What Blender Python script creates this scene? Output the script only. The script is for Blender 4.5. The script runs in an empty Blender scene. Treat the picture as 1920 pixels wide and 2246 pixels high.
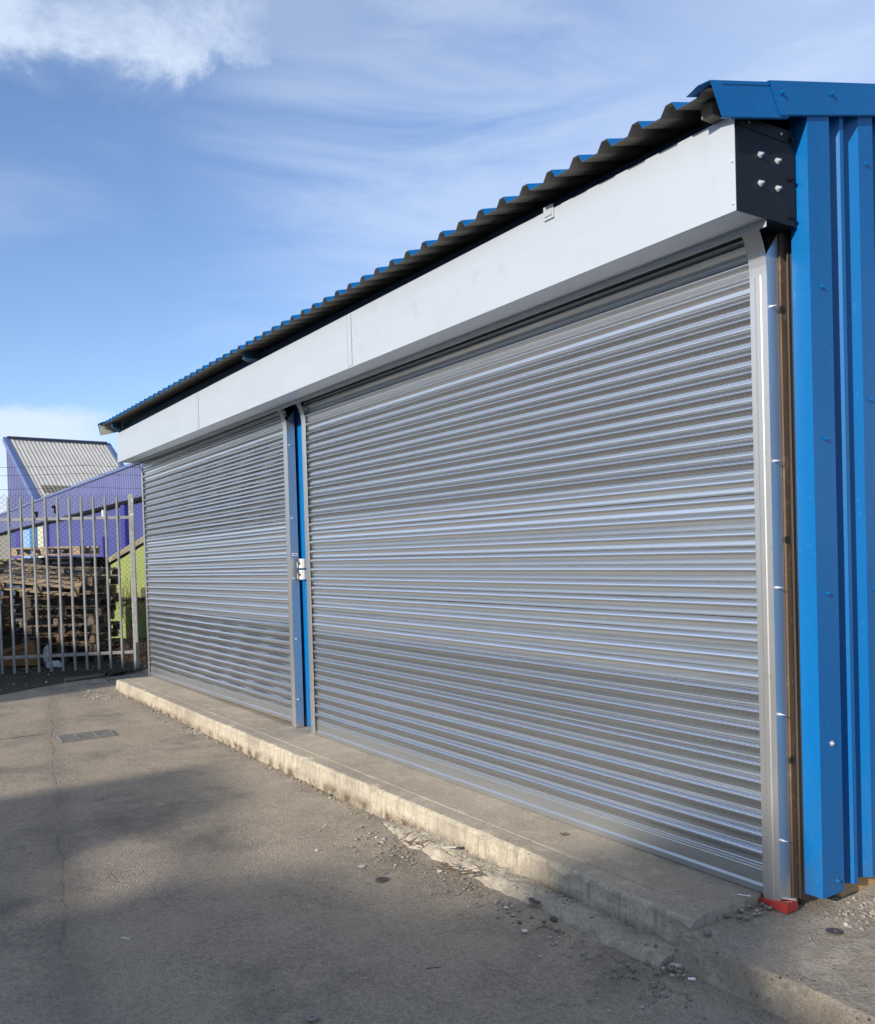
import bpy, bmesh, math, random
from mathutils import Vector, Matrix, noise, Euler
R = math.radians
scene = bpy.context.scene
col = scene.collection

# ------------------------------------------------------------------ camera
W = 1920.0; F = 1933.996; CY = 1251.40
yaw, pitch, roll = R(-56.5263), R(-1.1375), R(-1.6814)
fwd = Vector((math.sin(yaw)*math.cos(pitch), math.cos(yaw)*math.cos(pitch), math.sin(pitch)))
rt = Vector((math.cos(yaw), -math.sin(yaw), 0)); up = rt.cross(fwd)
rt2 = rt*math.cos(roll)+up*math.sin(roll); up2 = -rt*math.sin(roll)+up*math.cos(roll)
cd = bpy.data.cameras.new('camera'); cam = bpy.data.objects.new('camera', cd); col.objects.link(cam)
m = Matrix((rt2, up2, -fwd)).transposed().to_4x4(); m.translation = Vector((0, -3.1411, 1.6))
cam.matrix_world = m
cd.sensor_fit = 'HORIZONTAL'; cd.sensor_width = 36; cd.lens = F/W*36
cd.shift_y = (CY-1123)/W; cd.clip_start = .05; cd.clip_end = 2000
scene.camera = cam

# ------------------------------------------------------------------ light
SUN_EL, SUN_K = R(20.6), .29            # light comes from -y, leaning to +x
az = math.atan2(SUN_K, -1.0)            # direction towards the sun in plan
to_sun = Vector((SUN_K, -1, 0)).normalized()*math.cos(SUN_EL); to_sun.z = math.sin(SUN_EL)
ld = bpy.data.lights.new('sun', 'SUN'); ld.energy = 5.0; ld.angle = R(.55); ld.color = (1, .90, .76)
sun = bpy.data.objects.new('sun', ld); col.objects.link(sun)
sun.rotation_euler = to_sun.to_track_quat('Z', 'Y').to_euler()
scene.view_settings.view_transform = 'Standard'; scene.view_settings.look = 'None'
scene.view_settings.exposure = 0.42; scene.view_settings.gamma = 1
scene.cycles.max_bounces = 6; scene.cycles.diffuse_bounces = 3; scene.cycles.glossy_bounces = 4; scene.cycles.transmission_bounces = 2

w = bpy.data.worlds.new('World'); scene.world = w; w.use_nodes = True
nt = w.node_tree; nt.nodes.clear()
def WN(t, **k):
    n = nt.nodes.new(t)
    for a, b in k.items(): setattr(n, a, b)
    return n
def wl(a, b): nt.links.new(a, b)
def wmath(op, a, b=None, clamp=False):
    n = WN('ShaderNodeMath', operation=op, use_clamp=clamp)
    for i, v in enumerate((a, b)):
        if v is None: continue
        if isinstance(v, (int, float)): n.inputs[i].default_value = v
        else: wl(v, n.inputs[i])
    return n.outputs[0]
out = WN('ShaderNodeOutputWorld'); bg = WN('ShaderNodeBackground'); bg.inputs[1].default_value = .125
wl(bg.outputs[0], out.inputs[0])
sky = WN('ShaderNodeTexSky', sky_type='NISHITA', sun_disc=False)
sky.sun_elevation = SUN_EL; sky.sun_rotation = math.atan2(to_sun.x, to_sun.y)
sky.air_density = 1.0; sky.dust_density = .35; sky.ozone_density = 2.2
tc = WN('ShaderNodeTexCoord'); dirv = tc.outputs['Generated']
sep = WN('ShaderNodeSeparateXYZ'); wl(dirv, sep.inputs[0])
# clouds: planar projection of the direction on a cloud layer
zz = wmath('MAXIMUM', sep.outputs[2], .03)
zc = wmath('ADD', zz, .10)
cx = wmath('DIVIDE', sep.outputs[0], zc); cy_ = wmath('DIVIDE', sep.outputs[1], zc)
cmb = WN('ShaderNodeCombineXYZ'); wl(cx, cmb.inputs[0]); wl(cy_, cmb.inputs[1])
def wnoise(vec, scale, detail, rough, dist=0, sc=(1, 1, 1), rot=0):
    mp = WN('ShaderNodeMapping'); mp.inputs['Scale'].default_value = sc; mp.inputs['Rotation'].default_value = (0, 0, rot)
    wl(vec, mp.inputs[0])
    n = WN('ShaderNodeTexNoise'); n.inputs['Scale'].default_value = scale; n.inputs['Detail'].default_value = detail
    n.inputs['Roughness'].default_value = rough; n.inputs['Distortion'].default_value = dist
    wl(mp.outputs[0], n.inputs['Vector']); return n.outputs[0]
def smooth(v, a, b):
    n = WN('ShaderNodeMapRange', interpolation_type='SMOOTHSTEP'); wl(v, n.inputs[0])
    n.inputs[1].default_value = a; n.inputs[2].default_value = b; return n.outputs[0]
def blob(d, c0, c1):
    n = WN('ShaderNodeVectorMath', operation='DOT_PRODUCT'); wl(dirv, n.inputs[0])
    n.inputs[1].default_value = Vector(d).normalized(); return smooth(n.outputs['Value'], c0, c1)
wisp = wnoise(dirv, 2.6, 6, .58, .5, (1, 1, 4.5), 0)
fine = wnoise(dirv, 6.0, 9, .66, .4, (1, 1, 1.7), 0)
broad = wnoise(dirv, 2.0, 3, .5, .3, (1, 1, 2.2), 0)
# thin veil of cirrus
veil = wmath('MULTIPLY', smooth(wisp, .42, .78), smooth(broad, .40, .66))
veil = wmath('MULTIPLY', veil, .52)
band = wmath('MULTIPLY', blob((-.74, .50, .42), .955, 1.0), smooth(wisp, .3, .7)); band = wmath('MULTIPLY', band, .50)
right = wmath('MULTIPLY', blob((-.40, .78, .46), .93, 1.0), .42)
# the bright cumulus patch, high on the left
# (its lower edge is a level line at about 27 degrees of elevation)
edge = wmath('ADD', sep.outputs[2], wmath('MULTIPLY', wmath('SUBTRACT', fine, .5), .13))
puff = wmath('MULTIPLY', smooth(edge, .448, .487), blob((-.865, .165, .50), .968, .993))
puff = wmath('MULTIPLY', puff, wmath('ADD', .40, wmath('MULTIPLY', smooth(fine, .32, .64), .65)), True)
skirt = wmath('MULTIPLY', wmath('MULTIPLY', smooth(edge, .43, .50), blob((-.84, .25, .49), .94, .99)), .38)
puff = wmath('MAXIMUM', puff, wmath('MULTIPLY', skirt, wmath('ADD', .5, wisp)))
# the white bank low on the left horizon
low = wmath('MULTIPLY', blob((-.975, .10, .14), .988, .997), smooth(wmath('ADD', sep.outputs[2], wmath('MULTIPLY', wmath('SUBTRACT', fine, .5), .04)), .163, .150))
cov = wmath('MAXIMUM', veil, band)
cov = wmath('ADD', cov, right, True)
# unseen bright haze added behind the camera to whiten the shutter reflections
fill_haze = wmath('MULTIPLY', blob((.29, -1, .37), .15, .95), wmath('ADD', .55, wmath('MULTIPLY', wisp, .5)))
cov = wmath('MAXIMUM', cov, wmath('MULTIPLY', fill_haze, .85))
fill_cloud = wmath('MULTIPLY', blob((-.76, -.62, .22), .80, .97), wmath('ADD', .50, wmath('MULTIPLY', wisp, .5)))  # unseen cloud bank added to brighten the slat highlights
cov = wmath('MAXIMUM', cov, wmath('MULTIPLY', fill_cloud, .85))
cov = wmath('MAXIMUM', cov, wmath('MULTIPLY', puff, .80))
cov = wmath('MAXIMUM', cov, wmath('MULTIPLY', low, .85), True)
mix = WN('ShaderNodeMix', data_type='RGBA'); wl(cov, mix.inputs[0])
gm = WN('ShaderNodeMix', data_type='RGBA', blend_type='MULTIPLY'); gm.inputs[0].default_value = 1
wl(sky.outputs[0], gm.inputs[6]); gm.inputs[7].default_value = (1.00, 1.06, 1.22, 1)
wl(gm.outputs[2], mix.inputs[6]); mix.inputs[7].default_value = (4.7, 5.35, 6.4, 1)
wl(mix.outputs[2], bg.inputs[0])

# ------------------------------------------------------------------ materials
def mat(name, base=(.5, .5, .5), rough=.6, metal=0, var=None, vscale=3, vstretch=(1, 1, 1), bump=0, bscale=40, bstretch=(1, 1, 1),
        rvar=0, spec=.5, fine=None, fscale=60, fth=(.55, .62), detail=5, coat=0):
    m = bpy.data.materials.new(name); m.use_nodes = True; t = m.node_tree; b = t.nodes['Principled BSDF']
    b.inputs['Base Color'].default_value = (*base, 1); b.inputs['Roughness'].default_value = rough
    b.inputs['Metallic'].default_value = metal; b.inputs['Specular IOR Level'].default_value = spec
    b.inputs['Coat Weight'].default_value = coat
    c = t.nodes.new('ShaderNodeTexCoord')
    def nz(scale, st, det=detail, rg=.6):
        mp = t.nodes.new('ShaderNodeMapping'); mp.inputs['Scale'].default_value = st; t.links.new(c.outputs['Object'], mp.inputs[0])
        n = t.nodes.new('ShaderNodeTexNoise'); n.inputs['Scale'].default_value = scale; n.inputs['Detail'].default_value = det
        n.inputs['Roughness'].default_value = rg; t.links.new(mp.outputs[0], n.inputs['Vector']); return n.outputs[0]
    colr = None
    if var:
        n = nz(vscale, vstretch); r = t.nodes.new('ShaderNodeMapRange'); t.links.new(n, r.inputs[0])
        r.inputs[1].default_value = .35; r.inputs[2].default_value = .68
        mx = t.nodes.new('ShaderNodeMix'); mx.data_type = 'RGBA'; t.links.new(r.outputs[0], mx.inputs[0])
        mx.inputs[6].default_value = (*base, 1); mx.inputs[7].default_value = (*var, 1); colr = mx.outputs[2]
        if rvar:
            rr = t.nodes.new('ShaderNodeMapRange'); t.links.new(n, rr.inputs[0]); rr.inputs[1].default_value = .3; rr.inputs[2].default_value = .7
            rr.inputs[3].default_value = rough-rvar; rr.inputs[4].default_value = rough+rvar; t.links.new(rr.outputs[0], b.inputs['Roughness'])
    if fine:
        n = nz(fscale, (1, 1, 1), 2); r = t.nodes.new('ShaderNodeMapRange'); t.links.new(n, r.inputs[0])
        r.inputs[1].default_value, r.inputs[2].default_value = fth
        mx = t.nodes.new('ShaderNodeMix'); mx.data_type = 'RGBA'; t.links.new(r.outputs[0], mx.inputs[0])
        if colr: t.links.new(colr, mx.inputs[6])
        else: mx.inputs[6].default_value = (*base, 1)
        mx.inputs[7].default_value = (*fine, 1); colr = mx.outputs[2]
    if colr: t.links.new(colr, b.inputs['Base Color'])
    if bump:
        bp = t.nodes.new('ShaderNodeBump'); bp.inputs['Strength'].default_value = 1; bp.inputs['Distance'].default_value = bump
        t.links.new(nz(bscale, bstretch, 4), bp.inputs['Height']); t.links.new(bp.outputs[0], b.inputs['Normal'])
    return m

M = {}
def splash(m, col_, z0, z1):
    t = m.node_tree; b = t.nodes['Principled BSDF']; lk = b.inputs['Base Color'].links[0].from_socket
    c = t.nodes.new('ShaderNodeTexCoord'); s_ = t.nodes.new('ShaderNodeSeparateXYZ'); t.links.new(c.outputs['Object'], s_.inputs[0])
    r = t.nodes.new('ShaderNodeMapRange'); t.links.new(s_.outputs[2], r.inputs[0]); r.inputs[1].default_value = z1; r.inputs[2].default_value = z0
    n = t.nodes.new('ShaderNodeTexNoise'); n.inputs['Scale'].default_value = 9; n.inputs['Detail'].default_value = 6; t.links.new(c.outputs['Object'], n.inputs['Vector'])
    r2 = t.nodes.new('ShaderNodeMapRange'); t.links.new(n.outputs[0], r2.inputs[0]); r2.inputs[1].default_value = .35; r2.inputs[2].default_value = .75; r2.inputs[4].default_value = .35
    mu = t.nodes.new('ShaderNodeMath'); mu.operation = 'MULTIPLY'; t.links.new(r.outputs[0], mu.inputs[0]); t.links.new(r2.outputs[0], mu.inputs[1])
    mx = t.nodes.new('ShaderNodeMix'); mx.data_type = 'RGBA'; t.links.new(mu.outputs[0], mx.inputs[0]); t.links.new(lk, mx.inputs[6]); mx.inputs[7].default_value = (*col_, 1)
    t.links.new(mx.outputs[2], b.inputs['Base Color'])
M['slat'] = mat('galvanised_slat', (.83, .865, .91), .315, .98, (.77, .805, .85), 2, (.6, 1, 3), .00012, 2.5, (.7, 1, 1.5), .03)
M['guide'] = mat('galvanised_guide', (.76, .77, .77), .42, .93, (.54, .55, .56), 3, (5, 5, .6), .0006, 14, (1, 1, 1), .08, fine=(.62, .62, .60), fscale=25, fth=(.60, .74))
M['rail'] = mat('galvanised_rail', (.54, .57, .60), .42, .92, (.42, .45, .48), 5, (.6, 1, 3), .0005, 20, rvar=.06)
M['fascia'] = mat('aluminium_fascia', (.50, .55, .61), .40, .45, (.465, .515, .57), 1.2, (.5, 1, 2.5), .0005, 3, (1, 1, 1), .05, fine=(.44, .475, .51), fscale=7, fth=(.60, .85))
M['black'] = mat('black_powder_coat', (.008, .009, .013), .5, 0, bump=.0002, bscale=300, spec=.22)
M['steelbolt'] = mat('bright_zinc', (.75, .76, .78), .35, .7)
M['blue'] = mat('blue_coated_steel', (.002, .115, .35), .36, 0, (.002, .103, .31), 1.5, (1, 1, .4), .0005, 3, (1, 1, .4), .05, coat=0, spec=.28, fine=(.006, .14, .38), fscale=40, fth=(.63, .72))
splash(M['blue'], (.07, .09, .11), .14, .75)
M['navy'] = mat('navy_painted_timber', (.016, .055, .12), .5, 0, bump=.0005, bscale=30)
M['sheet_under'] = mat('weathered_sheet_underside', (.21, .20, .18), .85, 0, (.14, .132, .12), 14, (2, .6, 1), .0008, 60)
M['rust'] = mat('rusty_steel', (.115, .075, .047), .7, .1, (.06, .04, .028), 6, (3, 3, .5), .0012, 40, fine=(.16, .115, .075), fscale=18, fth=(.56, .7))
M['dark_steel'] = mat('dark_mill_steel', (.045, .045, .048), .55, .3, (.075, .064, .058), 4, (4, 4, .35), .0006, 30, rvar=.1)
M['dark'] = mat('dark_interior', (.012, .012, .012), .9)
M['white'] = mat('white_plastic', (.78, .79, .78), .35)
M['greyplastic'] = mat('grey_plastic', (.38, .40, .42), .45)
M['brass'] = mat('brass', (.42, .30, .14), .35, 1)
M['red'] = mat('red_plastic', (.36, .035, .028), .5, 0, (.30, .03, .025), 12)
M['timber_end'] = mat('grey_timber', (.22, .21, .18), .8, 0, (.15, .14, .12), 12, (1, 1, 6), .001, 60)
M['pale_timber'] = mat('new_timber', (.50, .32, .15), .7, 0, (.38, .23, .10), 8, (1, .3, 4), .001, 40)
M['palisade'] = mat('galvanised_palisade', (.34, .35, .355), .42, .45, (.22, .225, .23), 6, (2, 2, .6), .001, 30, rvar=.08)
M['post'] = mat('galvanised_post', (.34, .35, .34), .5, .45, (.22, .23, .23), 5, (2, 2, .8), .001, 30, rvar=.08, fine=(.62, .63, .60), fscale=22, fth=(.62, .70))
M['wire'] = mat('dark_wire', (.06, .062, .06), .5, .5)
M['purple'] = mat('purple_cladding', (.105, .125, .285), .5, 0, (.09, .105, .25), .4)
M['purple_wall'] = mat('purple_render', (.045, .058, .225), .6, 0, (.038, .048, .19), .25)
M['violet_trim'] = mat('blue_violet_trim', (.085, .125, .28), .5)
M['indigo'] = mat('indigo_paint', (.018, .016, .20), .5)
M['roof_grey'] = mat('grey_fibre_cement', (.46, .455, .43), .85, 0, (.40, .39, .37), .5, (1, 1, 1), fine=(.34, .33, .30), fscale=1.5, fth=(.58, .72))
M['roof_dark'] = mat('dirty_rooflight', (.13, .12, .10), .8, 0, (.18, .17, .14), 3)
M['shade_and_lamp'] = mat('shade_and_lamp_black', (.006, .006, .009), .9, spec=.1)  # near black, for the painted shadow line and the black floodlights
M['pale_blue'] = mat('pale_blue_door', (.20, .34, .60), .5, 0, (.17, .30, .55), .6)
M['teal'] = mat('teal_blue_paint', (.02, .13, .32), .5)
M['cream'] = mat('cream_render', (.42, .44, .36), .8, 0, (.36, .38, .31), .8)
M['greydoor'] = mat('grey_door', (.12, .12, .11), .7, 0, (.20, .20, .18), 1, (9, 9, .2))
M['lime'] = mat('lime_green_paint', (.245, .31, .08), .6, 0, (.21, .265, .07), 2.2, (1, 1, .6), fine=(.20, .28, .08), fscale=5, fth=(.62, .78))
M['coping'] = mat('mossy_coping', (.20, .18, .12), .9, 0, (.30, .28, .20), 6, bump=.006, bscale=20)
M['tarp'] = mat('dark_navy_tarpaulin', (.010, .013, .025), .6)
M['card'] = mat('brown_cardboard', (.26, .13, .05), .85, 0, (.20, .10, .04), 6)
M['bag'] = mat('white_plastic_bag', (.55, .58, .62), .4, 0, (.35, .38, .43), 12, bump=.02, bscale=12)
M['twig'] = mat('bare_twig', (.10, .065, .04), .9)
M['brickwall'] = mat('caster_brick', (.24, .14, .10), .9, 0, (.18, .11, .08), 3)
M['stone'] = mat('broken_stone', (.26, .235, .20), .9, 0, (.15, .135, .115), 4, bump=.002, bscale=60, fine=(.42, .40, .36), fscale=9, fth=(.6, .66))
M['chip'] = mat('pale_chip', (.42, .39, .34), .8)
M['rubber'] = mat('black_rubber', (.05, .05, .05), .7)
M['iron'] = mat('cast_iron', (.20, .21, .21), .6, .2, (.15, .14, .12), 12)
M['grassblade'] = mat('winter_grass', (.045, .075, .02), .8, 0, (.09, .085, .035), 3)
WOOD = [mat('pallet_wood_grey', (.24, .195, .145), .85, 0, (.14, .11, .08), 5, (1, 1, 4), .001, 40),
        mat('pallet_wood_brown', (.25, .165, .10), .85, 0, (.13, .08, .05), 5, (1, 1, 4), .001, 40),
        mat('pallet_wood_dark', (.075, .05, .033), .85, 0, (.12, .09, .065), 5, (1, 1, 4), .001, 40),
        mat('pallet_wood_pale', (.42, .32, .21), .8, 0, (.27, .20, .13), 5, (1, 1, 4), .001, 40)]

# perforated slats: rows of small punched holes
def perforated():
    m = M['slat'].copy(); m.name = 'perforated_slat'; t = m.node_tree; b = t.nodes['Principled BSDF']
    c = t.nodes.new('ShaderNodeTexCoord'); s = t.nodes.new('ShaderNodeSeparateXYZ'); t.links.new(c.outputs['Object'], s.inputs[0])
    def mt(op, a, bb=None, cc=None):
        n = t.nodes.new('ShaderNodeMath'); n.operation = op
        for i, v in enumerate((a, bb, cc)):
            if v is None: continue
            if isinstance(v, (int, float)): n.inputs[i].default_value = v
            else: t.links.new(v, n.inputs[i])
        return n.outputs[0]
    P = .0062; rows = mt('DIVIDE', s.outputs[2], P*.866); ri = mt('FLOOR', rows); rf = mt('SUBTRACT', mt('SUBTRACT', rows, ri), .5)
    sh = mt('MULTIPLY', mt('MODULO', ri, 2.0), .5); xx = mt('ADD', mt('DIVIDE', s.outputs[0], P), sh)
    xf = mt('SUBTRACT', mt('SUBTRACT', xx, mt('FLOOR', xx)), .5)
    d = mt('SQRT', mt('ADD', mt('MULTIPLY', xf, xf), mt('MULTIPLY', mt('MULTIPLY', rf, .866), mt('MULTIPLY', rf, .866))))
    hole = mt('LESS_THAN', d, .31)
    # plain margin near the interlock of every slat: seams every 74.6 mm
    f = mt('DIVIDE', mt('SUBTRACT', s.outputs[2], SEAM0), PITCH); f = mt('SUBTRACT', f, mt('FLOOR', f))
    keep = mt('MULTIPLY', mt('GREATER_THAN', f, .16), mt('LESS_THAN', f, .93)); hole = mt('MULTIPLY', hole, keep)
    dk = t.nodes.new('ShaderNodeBsdfDiffuse'); dk.inputs[0].default_value = (.01, .01, .011, 1)
    mx = t.nodes.new('ShaderNodeMixShader'); t.links.new(hole, mx.inputs[0]); t.links.new(b.outputs[0], mx.inputs[1]); t.links.new(dk.outputs[0], mx.inputs[2])
    o = [n for n in t.nodes if n.type == 'OUTPUT_MATERIAL'][0]; t.links.new(mx.outputs[0], o.inputs[0]); return m
PITCH = .0746; SEAM0 = .993
M['perf'] = perforated()

def node_mat(name):
    m = bpy.data.materials.new(name); m.use_nodes = True; t = m.node_tree
    return m, t, t.nodes['Principled BSDF']
class NT:
    def __init__(s, t):
        s.t = t; s.c = t.nodes.new('ShaderNodeTexCoord'); s.o = s.c.outputs['Object']
    def noise(s, scale, det=4, rg=.6, st=(1, 1, 1), dist=0, off=(0, 0, 0)):
        mp = s.t.nodes.new('ShaderNodeMapping'); mp.inputs['Scale'].default_value = st; mp.inputs['Location'].default_value = off
        s.t.links.new(s.o, mp.inputs[0]); n = s.t.nodes.new('ShaderNodeTexNoise'); n.inputs['Scale'].default_value = scale
        n.inputs['Detail'].default_value = det; n.inputs['Roughness'].default_value = rg; n.inputs['Distortion'].default_value = dist
        s.t.links.new(mp.outputs[0], n.inputs['Vector']); return n.outputs[0]
    def voro(s, scale, feat='F1', rnd=1):
        n = s.t.nodes.new('ShaderNodeTexVoronoi'); n.inputs['Scale'].default_value = scale; n.feature = feat
        n.inputs['Randomness'].default_value = rnd
        s.t.links.new(s.o, n.inputs['Vector']); return n
    def rng(s, v, a, b, c=0, d=1, sm=False):
        n = s.t.nodes.new('ShaderNodeMapRange'); s.t.links.new(v, n.inputs[0])
        if sm: n.interpolation_type = 'SMOOTHSTEP'
        for i, x in zip((1, 2, 3, 4), (a, b, c, d)): n.inputs[i].default_value = x
        return n.outputs[0]
    def m(s, op, a, b=None, clamp=False):
        n = s.t.nodes.new('ShaderNodeMath'); n.operation = op; n.use_clamp = clamp
        for i, v in enumerate((a, b)):
            if v is None: continue
            if isinstance(v, (int, float)): n.inputs[i].default_value = v
            else: s.t.links.new(v, n.inputs[i])
        return n.outputs[0]
    def mix(s, f, a, b):
        n = s.t.nodes.new('ShaderNodeMix'); n.data_type = 'RGBA'
        if isinstance(f, (int, float)): n.inputs[0].default_value = f
        else: s.t.links.new(f, n.inputs[0])
        for i, v in ((6, a), (7, b)):
            if isinstance(v, tuple): n.inputs[i].default_value = (*v, 1)
            else: s.t.links.new(v, n.inputs[i])
        return n.outputs[2]
    def xyz(s):
        n = s.t.nodes.new('ShaderNodeSeparateXYZ'); s.t.links.new(s.o, n.inputs[0]); return n.outputs
    def bump(s, h, dist, prev=None):
        n = s.t.nodes.new('ShaderNodeBump'); n.inputs['Distance'].default_value = dist; s.t.links.new(h, n.inputs['Height'])
        if prev: s.t.links.new(prev, n.inputs['Normal'])
        return n.outputs[0]

def asphalt():
    m, t, b = node_mat('dusty_asphalt'); N = NT(t)
    big = N.noise(.55, 5, .6); med = N.noise(3.1, 6, .65, off=(7, 3, 0)); fn = N.noise(42, 5, .75); gr = N.noise(150, 3, .8)
    c = N.mix(N.rng(big, .35, .65), (.240, .204, .162), (.292, .248, .196))
    c = N.mix(N.rng(med, .44, .68, 0, .75), c, (.155, .135, .113))
    c = N.mix(N.rng(fn, .36, .66, 0, .75), c, (.40, .345, .275))
    c = N.mix(N.rng(gr, .50, .68, 0, .85), c, (.07, .065, .06))
    pt = N.noise(1.05, 5, .7, off=(11, 4, 2)); c = N.mix(N.rng(pt, .52, .66, 0, .55), c, (.075, .07, .066))
    g3 = N.noise(85, 3, .7, off=(1, 7, 0)); c = N.mix(N.rng(g3, .55, .70, 0, .8), c, (.34, .31, .265))
    v = N.voro(70); rare = N.noise(23, 2, .5, off=(3, 9, 1))
    sp = N.m('MULTIPLY', N.rng(v.outputs['Distance'], .22, .12), N.rng(rare, .60, .66)); c = N.mix(sp, c, (.42, .39, .34))
    vb = N.voro(38); sp2 = N.m('MULTIPLY', N.rng(vb.outputs['Distance'], .25, .13), N.rng(N.noise(9, 2, .5, off=(1, 2, 5)), .58, .66)); c = N.mix(N.m('MULTIPLY', sp2, .7), c, (.05, .047, .044))
    # the old joint running along the yard, and a fainter one
    X, Y, Z = N.xyz()
    wob = N.m('MULTIPLY', N.m('SUBTRACT', N.noise(1.3, 6, .72), .5), .22)
    line = N.m('ADD', N.m('ADD', N.m('MULTIPLY', X, .165), 3.10), wob)          # y = -.165 x - 3.10 (+noise)
    dl = N.m('ABSOLUTE', N.m('ADD', Y, line))
    br = N.rng(N.noise(5, 3, .6, off=(4, 4, 4)), .40, .55)
    crk = N.m('MULTIPLY', N.rng(dl, .012, .002, 0, 1, True), br)
    stain = N.rng(dl, .16, 0, 0, .38, True)
    c = N.mix(stain, c, (.15, .133, .115)); c = N.mix(N.m('MULTIPLY', crk, .25), c, (.035, .032, .03))
    wob2 = N.m('MULTIPLY', N.m('SUBTRACT', N.noise(1.2, 5, .7, off=(9, 1, 0)), .5), .4)
    d2 = N.m('ABSOLUTE', N.m('ADD', N.m('ADD', N.m('ADD', X, 8.9), N.m('MULTIPLY', Y, -.12)), wob2))
    left = N.rng(Y, -1.8, -1.55, 1, 0)
    crk2 = N.m('MULTIPLY', N.rng(d2, .03, .006, 0, .8, True), left); c = N.mix(crk2, c, (.05, .045, .04))
    # dried silt by the step and beside the drain
    silt = N.m('MULTIPLY', N.rng(Y, -1.15, -.55, 0, 1, True), N.rng(N.noise(1.7, 5, .65, off=(2, 8, 0)), .48, .66)); c = N.mix(N.m('MULTIPLY', silt, .55), c, (.38, .335, .265))
    t.links.new(c, b.inputs['Base Color']); b.inputs['Roughness'].default_value = .92; b.inputs['Specular IOR Level'].default_value = .25
    h = N.m('ADD', N.m('MULTIPLY', fn, .6), N.m('MULTIPLY', g3, .55)); vv = N.voro(95)
    h = N.m('ADD', h, N.m('MULTIPLY', N.rng(vv.outputs['Distance'], .1, .6, 1, 0), .55))
    n1 = N.bump(h, .0075); n2 = N.bump(med, .022, n1)
    n3 = N.bump(N.m('SUBTRACT', 1, crk), .003, n2); t.links.new(n3, b.inputs['Normal']); return m
M['asphalt'] = asphalt()

def concrete(name, base, dirt, pale, bumpd=.004, streak=False, edge=None):
    m, t, b = node_mat(name); N = NT(t)
    big = N.noise(1.3, 6, .65); med = N.noise(7, 6, .7); fn = N.noise(60, 4, .75); pit = N.voro(34)
    c = N.mix(N.rng(big, .38, .66), base, dirt); c = N.mix(N.rng(med, .50, .72, 0, .8), c, pale)
    c = N.mix(N.rng(fn, .48, .68, 0, .75), c, tuple(x*.5 for x in base)); g2_ = N.noise(120, 3, .7, off=(4, 1, 8)); c = N.mix(N.rng(g2_, .54, .70, 0, .6), c, pale)
    pr = N.m('MULTIPLY', N.rng(pit.outputs['Distance'], .22, .08), N.rng(N.noise(11, 2, .5, off=(5, 5, 5)), .55, .62)); c = N.mix(N.m('MULTIPLY', pr, .8), c, tuple(x*.3 for x in base))
    if streak:
        st = N.noise(26, 4, .6, st=(1, 1, .10)); c = N.mix(N.rng(st, .50, .66, 0, .7), c, tuple(x*.5 for x in base)); c = N.mix(N.rng(N.noise(1.9, 4, .6, off=(3, 3, 3)), .50, .64, 0, .55), c, (.22, .195, .16))
        X, Y, Z = N.xyz(); c = N.mix(N.m('MULTIPLY', N.rng(Z, .05, .0), N.rng(med, .4, .6)), c, (.11, .08, .055))
    t.links.new(c, b.inputs['Base Color']); b.inputs['Roughness'].default_value = .9; b.inputs['Specular IOR Level'].default_value = .3
    h = N.m('ADD', N.m('MULTIPLY', fn, .9), N.m('MULTIPLY', med, .7)); h = N.m('SUBTRACT', h, N.m('MULTIPLY', pr, .8))
    t.links.new(N.bump(h, bumpd), b.inputs['Normal']); return m
M['step_top'] = concrete('step_top_concrete', (.31, .275, .225), (.215, .19, .158), (.42, .375, .31))
M['step_front'] = concrete('step_front_concrete', (.45, .405, .325), (.32, .285, .225), (.54, .50, .41), .006, True)
M['apron'] = concrete('apron_concrete', (.34, .295, .235), (.24, .208, .165), (.47, .42, .345), .013)
M['haunch'] = concrete('rough_haunching', (.38, .34, .275), (.26, .23, .185), (.50, .46, .39), .009)
M['dirt'] = concrete('verge_dirt', (.060, .052, .038), (.04, .036, .026), (.10, .09, .065), .02)

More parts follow.
